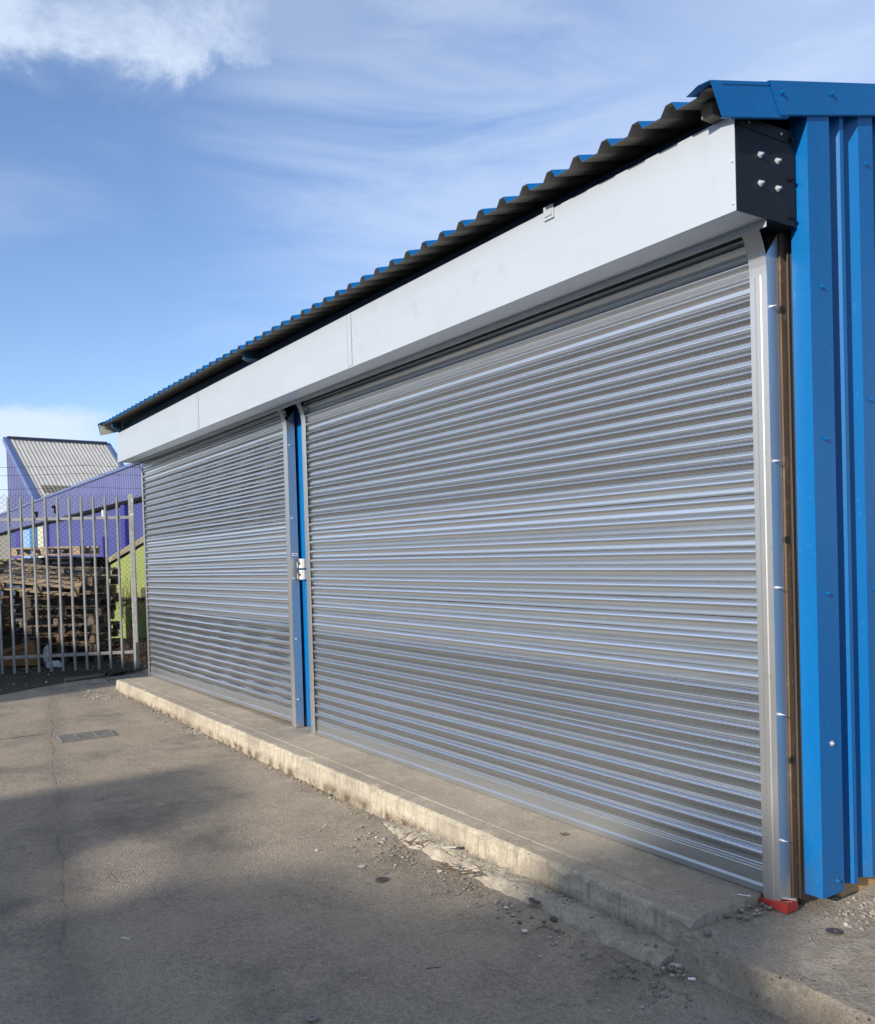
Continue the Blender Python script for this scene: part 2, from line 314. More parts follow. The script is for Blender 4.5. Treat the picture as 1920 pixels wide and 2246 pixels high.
# ------------------------------------------------------------------ mesh helpers
class MB:
    def __init__(s): s.v = []; s.f = []; s.mi = []; s.sm = []
    def add(s, vs, fs, mi=0, smooth=False):
        k = len(s.v); s.v += [tuple(v) for v in vs]
        for f in fs: s.f.append(tuple(i+k for i in f)); s.mi.append(mi); s.sm.append(smooth)
        return s
    def box(s, x0, x1, y0, y1, z0, z1, mi=0, rot=None, at=None):
        vs = [Vector((x, y, z)) for x in (x0, x1) for y in (y0, y1) for z in (z0, z1)]
        if rot is not None: vs = [rot @ v for v in vs]
        if at is not None: vs = [v+Vector(at) for v in vs]
        return s.add(vs, [(0, 1, 3, 2), (4, 6, 7, 5), (0, 4, 5, 1), (2, 3, 7, 6), (0, 2, 6, 4), (1, 5, 7, 3)], mi)
    def bar(s, a, b, wd, ht, mi=0, upv=(0, 0, 1)):
        a = Vector(a); b = Vector(b); d = (b-a).normalized(); u = Vector(upv); sd = d.cross(u)
        if sd.length < 1e-4: sd = d.cross(Vector((1, 0, 0)))
        sd.normalize(); u = sd.cross(d); o = [(-1, -1), (1, -1), (1, 1), (-1, 1)]
        vs = [p+sd*wd/2*i+u*ht/2*j for p in (a, b) for i, j in o]
        return s.add(vs, [(0, 3, 2, 1), (4, 5, 6, 7), (0, 1, 5, 4), (1, 2, 6, 5), (2, 3, 7, 6), (3, 0, 4, 7)], mi)
    def cyl(s, a, b, r, n=12, r2=None, mi=0, smooth=True):
        a = Vector(a); b = Vector(b); d = (b-a).normalized(); q = d.to_track_quat('Z', 'Y'); r2 = r if r2 is None else r2
        vs = []
        for p, rr in ((a, r), (b, r2)):
            for i in range(n): th = 2*math.pi*i/n; vs.append(p+q @ Vector((math.cos(th)*rr, math.sin(th)*rr, 0)))
        k = len(s.v); s.v += [tuple(v) for v in vs]
        for i in range(n): j = (i+1) % n; s.f.append((k+i, k+j, k+n+j, k+n+i)); s.mi.append(mi); s.sm.append(smooth)
        k2 = len(s.v); s.v += [tuple(v) for v in vs]
        s.f.append(tuple(k2+i for i in range(n))[::-1]); s.mi.append(mi); s.sm.append(False)
        s.f.append(tuple(k2+n+i for i in range(n))); s.mi.append(mi); s.sm.append(False)
        return s
    def extrude(s, prof, vec, mi=0, cap=True, closed=True, smooth=False):
        prof = [Vector(p) for p in prof]; v = Vector(vec); n = len(prof)
        vs = prof+[p+v for p in prof]; fs = []
        for i in range(n if closed else n-1): j = (i+1) % n; fs.append((i, j, n+j, n+i))
        if cap and closed: fs.append(tuple(range(n))[::-1]); fs.append(tuple(range(n, 2*n)))
        return s.add(vs, fs, mi, smooth)
    def stone(s, c, r, rnd, mi=0, flat=.6):
        bm = bmesh.new(); bmesh.ops.create_icosphere(bm, subdivisions=1, radius=1)
        k = (rnd.uniform(.7, 1.3), rnd.uniform(.6, 1.1), flat*rnd.uniform(.7, 1.1)); a = rnd.uniform(0, 6.28)
        vs = []
        for v in bm.verts:
            p = v.co*rnd.uniform(.75, 1.15); x = p.x*k[0]; y = p.y*k[1]
            vs.append((c[0]+r*(x*math.cos(a)-y*math.sin(a)), c[1]+r*(x*math.sin(a)+y*math.cos(a)), c[2]+r*p.z*k[2]))
        s.add(vs, [tuple(q.index for q in f.verts) for f in bm.faces], mi); bm.free(); return s
    def build(s, name, mats, parent=None, world=True, bevel=0):
        me = bpy.data.meshes.new(name); off = Vector(parent_loc(parent)) if (parent and world) else Vector((0, 0, 0))
        me.from_pydata([Vector(v)-off for v in s.v], [], s.f)
        if not isinstance(mats, (list, tuple)): mats = [mats]
        for mm in mats: me.materials.append(M[mm] if isinstance(mm, str) else mm)
        me.polygons.foreach_set('material_index', s.mi); me.polygons.foreach_set('use_smooth', s.sm)
        me.validate(); bm = bmesh.new(); bm.from_mesh(me); bmesh.ops.recalc_face_normals(bm, faces=bm.faces); bm.to_mesh(me); bm.free()
        o = bpy.data.objects.new(name, me); col.objects.link(o)
        if parent: o.parent = parent
        if bevel:
            md = o.modifiers.new('bevel', 'BEVEL'); md.width = bevel; md.segments = 2; md.limit_method = 'ANGLE'
        return o
def parent_loc(o):
    v = Vector((0, 0, 0))
    while o: v += o.location; o = o.parent
    return v
def tag(o, label=None, cat=None, group=None, kind=None):
    if label: o['label'] = label
    if cat: o['category'] = cat
    if group: o['group'] = group
    if kind: o['kind'] = kind
    return o
def thing(name, label, cat, loc=(0, 0, 0), rz=0, group=None):
    o = bpy.data.objects.new(name, None); col.objects.link(o); o.location = loc; o.rotation_euler = (0, 0, rz); o.empty_display_size = .2
    return tag(o, label, cat, group)
def dup(o, loc=None, rot=None, parent=None):
    c = o.copy(); col.objects.link(c)
    if loc is not None: c.location = loc
    if rot is not None: c.rotation_euler = rot
    if parent: c.parent = parent
    for ch in list(o.children):
        d = ch.copy(); col.objects.link(d); d.parent = c
        for g in ch.children:
            e = g.copy(); col.objects.link(e); e.parent = d
    return c
def no3(p, s=1.0): return noise.noise(Vector(p)*s)

# ================================================================== GROUND
g = MB()
def grid(x0, x1, y0, y1, nx, ny, zf):
    vs = [(x0+(x1-x0)*i/nx, y0+(y1-y0)*j/ny, zf(x0+(x1-x0)*i/nx, y0+(y1-y0)*j/ny)) for i in range(nx+1) for j in range(ny+1)]
    fs = [(i*(ny+1)+j, (i+1)*(ny+1)+j, (i+1)*(ny+1)+j+1, i*(ny+1)+j+1) for i in range(nx) for j in range(ny)]
    return vs, fs
def gnd(x, y):
    def ss(t): t = min(1, max(0, t)); return t*t*(3-2*t)
    return -.036*ss((x+11.6)/5.6)*ss((1.9-x)/2.2)*ss((y+5.9)/1.6)
def gz(x, y): return gz0(x, y)+(gnd(x, y) if y < .49 else 0)
def gz0(x, y):
    e = min(1, max(0, (x+13)/1.0), max(0, (-1.9-x+3)/1.0)) if -13 < x < 1 and -5 < y < 0 else 0
    e *= min(1, (y+5), max(0, -y-.3)*2)
    return max(0, e)*(.010*no3((x, y, 0), .9)+.004*no3((x, y, 3), 3.5))-.003*e
vs, fs = grid(-14, 2, -6, .5, 210, 90, gz); g.add(vs, fs, 0, True)
B = 900
for (a, b, c, d) in ((-B, -14, -B, B), (2, B, -B, B), (-14, 2, -B, -6), (-14, 2, .5, B)):
    g.add([(a, c, 0), (b, c, 0), (b, d, 0), (a, d, 0)], [(0, 1, 2, 3)])
tag(g.build('ground', 'asphalt'), kind='structure')

# concrete step: swept rough cross-section
rnd = random.Random(4)
def sweep(x0, x1, n, section, mats, name, endcaps=True):
    mb = MB(); k = None; vs = []
    for i in range(n+1):
        x = x0+(x1-x0)*i/n; sec = section(x, i/n); k = len(sec); vs += [(x+p[3] if len(p) > 3 else x, p[0], p[1]) for p in sec]
    s0 = section(x0, 0)
    fs = []; mi = []
    base = 0
    for i in range(n):
        for j in range(k-1):
            mb.v = mb.v; fs.append(((i*k+j, (i+1)*k+j, (i+1)*k+j+1, i*k+j+1), s0[j][2]))
    mb.v = vs
    for f, q in fs: mb.f.append(f); mb.mi.append(q); mb.sm.append(False)
    if endcaps:
        # closing walls at both ends
        for i in (0, n):
            idx = [i*k+j for j in range(k)]; a = len(mb.v)
            ring = [mb.v[q] for q in idx]; mb.v += ring+[(r[0], r[1], -.05) for r in ring]
            for j in range(k-1): mb.f.append((a+j, a+j+1, a+k+j+1, a+k+j)); mb.mi.append(s0[0][2]); mb.sm.append(False)
    return tag(mb.build(name, mats), kind='structure')
def step_sec(x, t):
    chip = max(0, no3((x, 0, 0), 5)-.18)*.06+max(0, no3((x, 5, 0), 19)-.12)*.03
    n1 = no3((x, 1, 0), 9)*.005; n2 = no3((x, 2, 0), 27)*.004
    y = -.457+.004*no3((x, 9, 0), 1.3); ztop = .131
    P = [(y-.006+n1, -.07, 1), (y-.006+n1, .02, 1), (y-.001+n2, .055, 1), (y+n1+.002, .09, 1), (y+.001-n2, .112-chip*.6, 1)]
    P += [(y+.006+chip*.4, .124-chip*.7, 1), (y+.016+chip*.9, .1305-chip*.35, 0), (y+.04+chip, ztop, 0), (-.342, ztop+.002*no3((x, 3, 0), 2), 0), (-.336, ztop-.004, 0), (-.330, ztop+.001, 0), (-.2, ztop+.0015*no3((x, 4, 0), 3), 0), (-.05, ztop, 0), (.10, ztop, 0), (.3, ztop, 0)]
    return P
sweep(-11.43, -2.338, 460, step_sec, ['step_top', 'step_front'], 'concrete_step')
# rough haunching along the foot of the step
def ha_sec(x, t):
    w_ = .150+.04*no3((x, 0, 7), 1.6)+.025*no3((x, 0, 9), 6); taper = min(1, (x+4.75)/.5) if x > -4.75 else 0
    taper = max(0, taper); h = -.036+(.040+.012*no3((x, 0, 2), 4))*taper-.006*(1-taper); w_ = max(.02, w_*(.35+.65*taper))
    P = []
    for j in range(13):
        u = j/12; y = -.455-w_*(1-u); prof = min(1, (u*3.4))**.75
        r = (no3((x, y, 1), 18)*.012+no3((x, y, 4), 50)*.006)*(1 if 0 < j < 12 else 0)
        P.append((y+no3((x, u, 5), 14)*.016, -.055+(h+.055)*prof+r*taper, 0))
    return P
sweep(-4.95, -2.37, 250, ha_sec, ['haunch'], 'kerb_haunching')
# apron to the right of the step
def apron_sec(x, t):
    f = -.500+.014*no3((x, 0, 0), 3)+.010*no3((x, 3, 0), 13)+.05*max(0, no3((x, 6, 2), 5)-.22); lift = min(1, max(0, (x+2.375+.02*no3((x, 2, 2), 20))/.035))
    h = .088*lift**.6
    P = [(f-.042+.010*no3((x, 8, 0), 4), -.07, 0), (f-.030, -.03+.006*no3((x, 7, 0), 9), 0), (f-.014+.010*no3((x, 1, 1), 14), h*.35, 0), (f-.006+.006*no3((x, 6, 1), 23), h*.80+.006*no3((x, 4, 4), 17), 0), (f+.010+.014*max(0, no3((x, 2, 1), 9)), h*.985, 0)]
    y = f+.05
    while y < .95:
        P.append((y, h+.004*no3((x, y, 0), 5)+.0025*no3((x, y, 9), 22), 0)); y += .045 if y < .9 else 1
    # constant count of points across the sweep
    P = P[:5]+[(f+.05+(.93-f)*k/22, h+.004*no3((x, f+.05+(.93-f)*k/22, 0), 5)+.0025*no3((x, f+.05+(.93-f)*k/22, 9), 22), 0) for k in range(23)]
    P.append((9, h, 0)); return P
sweep(-2.40, .9, 330, apron_sec, ['apron'], 'concrete_apron')
# dirty verge in front of the gate
d = MB(); pts = [(-12.2, -3.6), (-12.05, -2.2), (-12.1, -1.7), (-12.5, -1.1), (-12.74, -.6), (-12.85, -.05), (-13.1, .30), (-13.6, .55), (-13.9, 2.5), (-22, 4), (-24, -6), (-14, -6)]
d.add([(x, y, .004) for x, y in pts], [tuple(range(len(pts)))])
tag(d.build('dirt_verge', 'dirt'), kind='structure')

# ================================================================== THE UNIT
U = thing('industrial_unit', 'low blue metal unit with two silver roller shutters under a long white fascia', 'building', (-6.8, .3, 0))
SL = .248
def roofz(y, x=-2.2): return 3.281+SL*(y+.438)+.0075*(-2.2-x)
XR, XL, XE = -2.165, -11.61, -2.165
# walls (body behind the doors)
b = MB()
prof = [(-11.56, .30, .1), (-11.56, 6.2, .1), (-11.56, 6.2, roofz(6.2)-.03), (-11.56, .30, roofz(.3)-.03)]
b.extrude(prof, (9.36, 0, 0)); b.build('wall', 'dark', U)
# shutter-side jambs and blue centre pier
b = MB(); b.box(-7.045, -6.62, .083, .295, .137, 2.95); b.box(-6.905, -6.875, .076, .082, .137, 2.95); b.build('centre_pier', 'blue', U, bevel=.002)
b = MB(); b.box(-11.60, -11.52, .05, .295, .12, 2.95); b.build('end_jamb', 'navy', U)

# --- roller shutters
def slat_profile():
    P = []   # (out, t) out = towards -y, t = 0 top seam .. 1 bottom seam
    P.append([(-.014, 0.0), (-.014, .058), (.0012, .060)])
    arc = []
    for i in range(13):
        a = i/12; arc.append((.0012+.0145*math.sin(math.pi*a**.95), .060+.58*a))
    P.append(arc)
    P.append([(.0012, .640), (.0008, .68), (.0040, .86), (.0042, .885)])
    P.append([(.0042, .885), (.0020, .895), (.0020, .905), (.0068, .915), (.0070, .938), (.0035, .95)])
    P.append([(.0035, .95), (.003, .985), (-.014, .987), (-.014, 1.0)])
    return P
SP = slat_profile()
def shutter(name, x0, x1, zb, lbl, gl, gr, seed, tilt=0):
    r = random.Random(seed); mb = MB(); nx = 40
    zt = 3.09; seams = []; z = SEAM0
    while z > zb+.09: z -= PITCH
    zbot = z+PITCH if z < zb+.06 else z
    z = zbot
    while z < zt: seams.append(z); z += PITCH
    for z in seams:
        perf = (z < SEAM0-.01) or (1.87 < z+.01 and z+PITCH < 2.66)
        tl = r.uniform(-.0007, .0007); ph = r.uniform(0, 50)
        for strip in SP:
            k = len(mb.v); n = len(strip)
            for i in range(nx+1):
                x = x0+(x1-x0)*i/nx
                wv = .0014*noise.noise(Vector((x*.8, ph, 0)))+.0005*noise.noise(Vector((x*2.5, z*1.3, 1))); wz = .0010*noise.noise(Vector((x*.7, ph, 4)))
                for (o_, t_) in strip:
                    mb.v.append((x, -o_-wv-tl*(t_-.5)*8, z+PITCH*(1-t_)+wz+tilt*(x-x0)/(x1-x0)))
            for i in range(nx):
                for j in range(n-1):
                    mb.f.append((k+i*n+j, k+(i+1)*n+j, k+(i+1)*n+j+1, k+i*n+j+1)); mb.mi.append(1 if perf else 0); mb.sm.append(True)
    o = mb.build(name, ['slat', 'perf'], U)
    o['label'] = lbl
    # bottom rail: plate with a shallow T foot
    zr = seams[0]+tilt*.5
    br = MB(); tb = tilt
    pf = [(.010, 0), (-.003, 0), (-.006, -.010), (-.002, -.016), (-.004, -.020), (-.004, zb+.040-seams[0]), (-.012, zb+.030-seams[0]), (-.013, zb+.004-seams[0]), (-.004, zb-seams[0]), (.010, zb-seams[0])]
    vs = [(x0, p[0], seams[0]+p[1]) for p in pf]+[(x1, p[0], seams[0]+p[1]+tb) for p in pf]; n = len(pf)
    br.add(vs, [(i, (i+1) % n, n+(i+1) % n, n+i) for i in range(n)]+[tuple(range(n)), tuple(range(n, 2*n))])
    br.build('bottom_rail', 'rail', o)
    # guide rails
    def guide(xa, xb, zg, side, open_side):
        gd = MB(); H = 2.70; yf = -.021; yb = .052; t = .003
        def pl(xA, xB, yA, yB, z0, z1): gd.box(xA, xB, yA, yB, z0, z1)
        # outer web + front flange + back flange (a channel open to the curtain)
        fx0, fx1 = (xa, xb)
        web = (xb-t, xb) if open_side < 0 else (xa, xa+t)
        pl(web[0], web[1], yf, yb, zg, H)
        a0, a1 = (fx0, fx1-t) if open_side < 0 else (fx0+t, fx1)
        pl(a0, a1, yf, yf+t, zg, H)
        pl(a0, a1, yb-t, yb, zg, H)
        # shallow rib pressed in the front flange
        cxm = (a0+a1)/2
        gd.extrude([(cxm-.016, yf, zg+.002), (cxm-.010, yf-.0012, zg+.002), (cxm+.010, yf-.0012, zg+.002), (cxm+.016, yf, zg+.002)], (0, 0, H-zg-.01))
        # bell mouth
        n = 6; prev = None; vv = []
        for i in range(n+1):
            u = i/n; z = H+u*.17; dy = -.050*u*u; sh = (-.0) * u
            vv.append([(fx0+sh, yf+dy, z), (fx1+sh, yf+dy, z), (fx1+sh, yf+dy+t, z), (fx0+sh, yf+dy+t, z)])
        for i in range(n): gd.add(vv[i]+vv[i+1], [(0, 1, 5, 4), (1, 2, 6, 5), (2, 3, 7, 6), (3, 0, 4, 7)])
        gd.add(vv[-1], [(0, 1, 2, 3)])
        wx = web[0] if open_side < 0 else web[0]
        gd.add([(wx, yf, H), (wx+t, yf, H), (wx+t, yb, H), (wx, yb, H), (wx, yf+.0, H+.07), (wx+t, yf, H+.07), (wx+t, yb, H+.16), (wx, yb, H+.16)], [(0, 1, 5, 4), (1, 2, 6, 5), (2, 3, 7, 6), (3, 0, 4, 7), (4, 5, 6, 7)])
        return gd.build('guide_rail', 'guide', o)
    guide(*gl, 'l', 1); guide(*gr, 'r', -1)
    for z in (.376, .897, 1.418, 1.935, 2.562):
        s = MB(); xs = gr[1]; s.cyl((xs, .004, z), (xs+.004, .004, z), .0065, 10); s.cyl((xs+.004, .004, z), (xs+.012, .004, z), .0045, 6); s.cyl((xs+.012, .004, z), (xs+.024, .004, z), .0022, 8)
        s.build('bolt', 'steelbolt', o)
    return o
near = shutter('roller_shutter', -6.665, -2.285, .131, 'nearer and larger looking silver roller shutter with rows of punched slats', (-6.690, -6.618, .135), (-2.322, -2.240, .121), 3)
far = shutter('roller_shutter', -11.52, -7.035, .131, 'farther silver roller shutter beside the yard gate, its foot slightly lifted at one side', (-11.56, -11.505, .125), (-7.072, -6.990, .135), 8, .035)

# --- steel post and rusty angle at the right jamb
b = MB(); b.box(-2.300, -2.232, .057, .092, .100, 2.96); o = b.build('rusty_angle', 'rust', U, bevel=.002)
for z in (.701, 1.612, 2.554):
    h = MB(); h.cyl((-2.2335, .064, z), (-2.2305, .064, z), .017, 16); h.build('slot_hole', 'dark', o)
b = MB(); b.box(-2.300, -2.224, .096, .205, .082, 2.96); b.box(-2.224, -2.2215, .116, .121, .082, 2.96); b.build('steel_post', 'dark_steel', U, bevel=.003)

# --- fascia housing
b = MB()
ZT, ZB, YF = 3.232, 2.870, -.297
seamsx = [-11.61, -8.485, -5.325, -2.168]
for i in range(3):
    a, c = seamsx[i]+(.0015 if i else 0), seamsx[i+1]-(.0015 if i < 2 else 0)
    # folded panel: face, soffit, back lip
    t = .002
    n = 26; vs = []
    for q in range(n+1):
        x = a+(c-a)*q/n; wv = .0022*noise.noise(Vector((x*1.1, 2, 0)))
        wv2 = .0022*noise.noise(Vector((x*1.1, 7, 0)))
        vs.append([(x, YF+wv, ZT), (x, YF+wv2*1.5-wv*.3, (ZT+ZB)/2), (x, YF, ZB), (x, -.118, ZB+.001), (x, -.118, ZB-.030), (x, -.116, ZB-.030), (x, -.116, ZB+.003), (x, YF+.003, ZB+.003), (x, YF+.004, ZT)])
    k = len(vs[0])
    flat = [p for ring in vs for p in ring]
    fs = [(q*k+j, (q+1)*k+j, (q+1)*k+(j+1) % k, q*k+(j+1) % k) for q in range(n) for j in range(k)]
    b.add(flat, fs, 0, False); b.add(vs[0], [tuple(range(k))]); b.add(vs[-1], [tuple(range(k))])
hous = b.build('shutter_housing', 'fascia', U); hous['label'] = 'long pale box fascia running over both shutters'
b = MB()
for x in seamsx[1:3]:
    b = MB(); b.box(x+.012, x+.060, YF-.0040, YF-.0026, ZB+.012, ZT-.006); b.build('cover_strip', 'fascia', hous)
    for z in (2.93, 3.05, 3.17):
        for dx in (-.02, .075): b = MB(); b.cyl((x+dx, YF+.002, z), (x+dx, YF-.004, z), .0045, 8); b.build('rivet', 'steelbolt', hous)
# end plate: black, folded, with bolts
b = MB(); b.extrude([(-2.168, YF-.001, ZB-.002), (-2.168, .066, ZB-.002), (-2.168, .066, 3.246), (-2.168, YF-.001, 3.232)], (.0045, 0, 0)); 
b.box(-2.1635, -2.1600, -.291, .016, 3.1925, 3.1965); b.extrude([(-2.1635, -.290, 3.1975), (-2.1635, .020, 3.1975), (-2.1635, .066, 3.19), (-2.1635, .066, 3.245), (-2.1635, -.290, 3.231)], (.0022, 0, 0))
b.box(-2.30, -2.168, -.116, .066, ZB-.004, ZB-.001)
ep = b.build('end_plate', 'black', hous)
b = MB(); b.box(-11.609, -11.606, YF+.004, .05, ZB+.001, ZT); b.build('end_plate', 'fascia', hous)
for (y, z) in ((-.156, 3.108), (-.048, 3.107), (-.157, 2.998), (-.049, 2.999)):
    s = MB(); s.cyl((-2.1635, y, z), (-2.1610, y, z), .0125, 16); s.cyl((-2.1610, y, z), (-2.1535, y, z), .0085, 6, smooth=False); s.cyl((-2.1535, y, z), (-2.146, y, z), .0050, 10); s.build('bolt', 'steelbolt', hous)
for (y, z) in ((.040, 3.209), (.040, 3.054), (.038, 2.902)):
    s = MB(); s.cyl((-2.1613, y, z), (-2.158, y, z), .011, 14); s.cyl((-2.158, y, z), (-2.150, y, z), .0075, 6, smooth=False); s.build('black_bolt', 'black', hous)
for (y, z) in ((-.222, 3.215), (-.022, 3.218)):
    s = MB(); s.cyl((-2.1613, y, z), (-2.158, y, z), .005, 10); s.build('rivet', 'steelbolt', hous)
for z in (3.215, 3.060, 2.900):
    s = MB(); s.cyl((-2.183, YF-.001, z), (-2.183, YF-.0045, z), .0055, 10); s.build('rivet', 'steelbolt', hous)
# small bracket on the fascia top
s = MB(); s.box(-3.27, -3.20, YF-.008, YF-.002, 3.185, 3.25); s.box(-3.262, -3.208, YF-.013, YF-.009, 3.200, 3.225); s.build('bracket', 'fascia', hous)
# dark housing inside
b = MB(); b.box(-11.60, -2.175, .12, .14, 2.80, 3.2); b.box(-11.60, -2.175, -.28, .12, 3.14, 3.16); b.build('housing_back', 'dark', hous)
# --- roof sheet
def rib(x): return x
pitch = .1768; h_ = .037
xs = []
x = -2.297
prof = []
x0 = -11.80
k = 0; xr = -2.115
pts = []
while True:
    c = -2.366+pitch - pitch*k   # crest centre
    pts += [(c+.042, 0), (c+.020, h_), (c-.013, h_), (c-.040, 0)]
    if c < x0+.1: break
    k += 1
pts = [p for p in pts if p[0] < -2.108]
pts = [(a_, z_*(.45 if a_ > -2.24 else 1)) for a_, z_ in pts]; pts.sort(); pts = [(-11.83, 0)]+pts+[(-2.108, 0)] if pts[-1][1] == 0 else [(-11.83, 0)]+pts+[(-2.108, h_*.3)]
b = MB(); ny = 5; ys = [-.438, -.38, -.25, .3, 6.4]; T = .0032
rows = []
for y in ys:
    rows.append([(px, y, roofz(y, px)+pz+.0012*no3((px, y, 0), 2)) for px, pz in pts])
n = len(pts)
topv = [p for r_ in rows for p in r_]; botv = [(p[0], p[1], p[2]-T) for p in topv]
fs_t = [(j*n+i, (j+1)*n+i, (j+1)*n+i+1, j*n+i+1) for j in range(len(ys)-1) for i in range(n-1)]
b.add(topv, fs_t, 0); b.add(botv, fs_t, 1)
b.add(rows[0]+[(p[0], p[1], p[2]-T) for p in rows[0]], [(i, i+1, n+i+1, n+i) for i in range(n-1)], 2)
roof = b.build('roof', ['blue', 'sheet_under', 'navy'], U)
# normals may flip on open sheet: fine for opaque material
# verge flashing, near gable
def flashing(xo, xi, sgn, seam, name='verge_flashing', mats='blue'):
    b = MB(); t = .0022
    def piece(y0, y1, lift, cut):
        def Z(y): return roofz(y)+.0125+lift
        def Zi(y): return roofz(y)+.0205+lift
        # outer skirt with a slanting front cut
        dy0 = -.018-.0*cut; yb = y0+(.062 if cut else .02)
        o = xo+sgn*lift
        sk = [(o, y0, Z(y0)), (o, y1, Z(y1)), (o, y1, Z(y1)-.136), (o, yb, Z(yb)-.130)]
        b.extrude(sk, (-sgn*t, 0, 0))
        xm = o-sgn*.062
        b.extrude([(xm, y0+.006, Zi(y0)), (o-sgn*t, y0, Z(y0)-.001), (o-sgn*t, y1, Z(y1)-.001), (xm, y1, Zi(y1))], (0, 0, t))
        b.extrude([(xi, y0+.018, Zi(y0)-.010), (xm, y0+.006, Zi(y0)), (xm, y1, Zi(y1)), (xi, y1, Zi(y1)-.010)], (0, 0, t))
        b.extrude([(o, yb+.004, Z(yb)-.1305), (o, y1, Z(y1)-.1365), (o-sgn*.012, y1, Z(y1)-.138), (o-sgn*.012, yb+.004, Z(yb)-.132)], (0, 0, -.0015))
    piece(-.505, seam+.12, 0, True); piece(seam, 6.4, .004, True)
    f = b.build(name, mats, roof)
    return f
fl = flashing(-2.109, -2.235, 1, -.165)
for y in (-.094, .236, .57):
    s = MB(); z = roofz(y)-.03; s.cyl((-2.105, y, z), (-2.1025, y, z), .011, 14); s.cyl((-2.1025, y, z), (-2.093, y, z), .0060, 6, smooth=False); s.build('screw', 'blue', roof)
# far gable flashing, its pale inner face shows
b = MB(); 
def Zl(y): return roofz(y, -11.8)+h_
b.extrude([(-11.852, -.47, Zl(-.47)), (-11.852, 6.4, Zl(6.4)), (-11.852, 6.4, Zl(6.4)-.15), (-11.852, -.44, Zl(-.44)-.15)], (.003, 0, 0)); b.extrude([(-11.852, -.47, Zl(-.47)+.001), (-11.852, 6.4, Zl(6.4)+.001), (-11.70, 6.4, Zl(6.4)), (-11.70, -.455, Zl(-.455))], (0, 0, .002))
b.build('verge_flashing', 'blue', roof)
b = MB(); b.extrude([(-11.847, -.455, Zl(-.47)-.012), (-11.847, .1, Zl(.1)-.012), (-11.847, .1, Zl(.1)-.145), (-11.847, -.435, Zl(-.44)-.145)], (.004, 0, 0)); b.build('flashing_liner', 'sheet_pale' if 'sheet_pale' in M else 'cream', roof)
# eaves board and rafter tails
b = MB(); b.box(-11.60, -2.172, -.215, -.175, ZT-.06, 3.300); b.extrude([(-2.172, -.215, 3.300), (-2.172, -.175, 3.304), (-11.60, -.175, 3.375), (-11.60, -.215, 3.370)], (0, 0, -.005)); 
b.extrude([(-2.172, -.214, 3.295), (-11.60, -.214, 3.295), (-11.60, -.214, 3.370)], (0, .038, 0)); b.build('eaves_board', 'navy', roof)
for (xa, xb) in ((-2.272, -2.218), (-7.09, -7.03), (-11.60, -11.54)):
    b = MB(); za = roofz(-.36, xa)-.012; q = [(xa, -.36, za), (xa, -.25, za+.027), (xa, -.25, 3.235), (xa, -.36, za-.052)]
    b.extrude(q, (xb-xa, 0, 0)); b.build('rafter_tail', 'timber_end' if xa > -3 else 'navy', roof, bevel=.002)

# --- gable cladding on the right
b = MB(); ZC = .155
def gtop(y): return roofz(y)-.085
seq = [(.232, -2.168), (.292, -2.168), (.318, -2.128), (.372, -2.128), (.388, -2.166), (.432, -2.166), (.462, -2.128)]
y = .462
seq = [(.231, -2.166), (.300, -2.166), (.326, -2.128), (.352, -2.128), (.372, -2.160), (.410, -2.160), (.452, -2.122), (.560, -2.122), (.586, -2.166), (.640, -2.166)]
base = seq[-1][0]
while base < 6.1:
    for dy, xx in ((.026, -2.128), (.052, -2.128), (.072, -2.160), (.110, -2.160), (.152, -2.122), (.26, -2.122), (.286, -2.166), (.34, -2.166)): seq.append((base+dy, xx))
    base += .34
seq = [q for q in seq if q[0] < 6.2]
n = len(seq); vs = [(xx, yy, ZC) for yy, xx in seq]+[(xx, yy, gtop(yy)) for yy, xx in seq]+[(xx-.003, yy, ZC) for yy, xx in seq]
b.add(vs[:2*n], [(i, i+1, n+i+1, n+i) for i in range(n-1)])
clad = b.build('wall_cladding', 'blue', U)
b = MB(); Y1 = .230
# folded corner trim, an L with a return
for q in ([(-2.195, .0808, 0), (-2.114, .0808, 0), (-2.114, .0830, 0), (-2.195, .0830, 0)], [(-2.1162, .0832, 0), (-2.114, .0832, 0), (-2.114, Y1, 0), (-2.1162, Y1, 0)], [(-2.1164, Y1-.0022, 0), (-2.1164, Y1-.0002, 0), (-2.166, Y1-.0002, 0), (-2.166, Y1-.0022, 0)]):
    bot = [(p[0], p[1], ZC-.002) for p in q]; top = [(p[0], p[1], gtop(p[1])) for p in q]
    b.add(bot+top, [(0, 1, 5, 4), (1, 2, 6, 5), (2, 3, 7, 6), (3, 0, 4, 7), (0, 3, 2, 1), (4, 5, 6, 7)])
b.build('corner_trim', 'blue', clad)
scr = [(-2.114, .157, 2.629, 'blue'), (-2.114, .164, 2.018, 'blue'), (-2.114, .155, 1.389, 'blue'), (-2.114, .162, .775, 'steelbolt'), (-2.114, .182, .205, 'blue')]
scr += [(-2.160, .391, z, 'blue') for z in (3.205, 2.45, 1.394, .22)]+[(-2.122, .506, z, 'blue') for z in (3.20, 2.2, 1.39, .6)]
for (x, y, z, mm) in scr:
    s = MB(); s.cyl((x, y, z), (x+.0025, y, z), .0115, 16); s.cyl((x+.0025, y, z), (x+.004, y, z), .0095, 14, r2=.006); s.cyl((x+.004, y, z), (x+.0105, y, z), .0058, 6, smooth=False); s.build('screw', mm, clad)
b = MB(); b.box(-2.30, -2.172, .30, 6.1, .088, .150); b.build('sole_plate', 'pale_timber', U, bevel=.003)
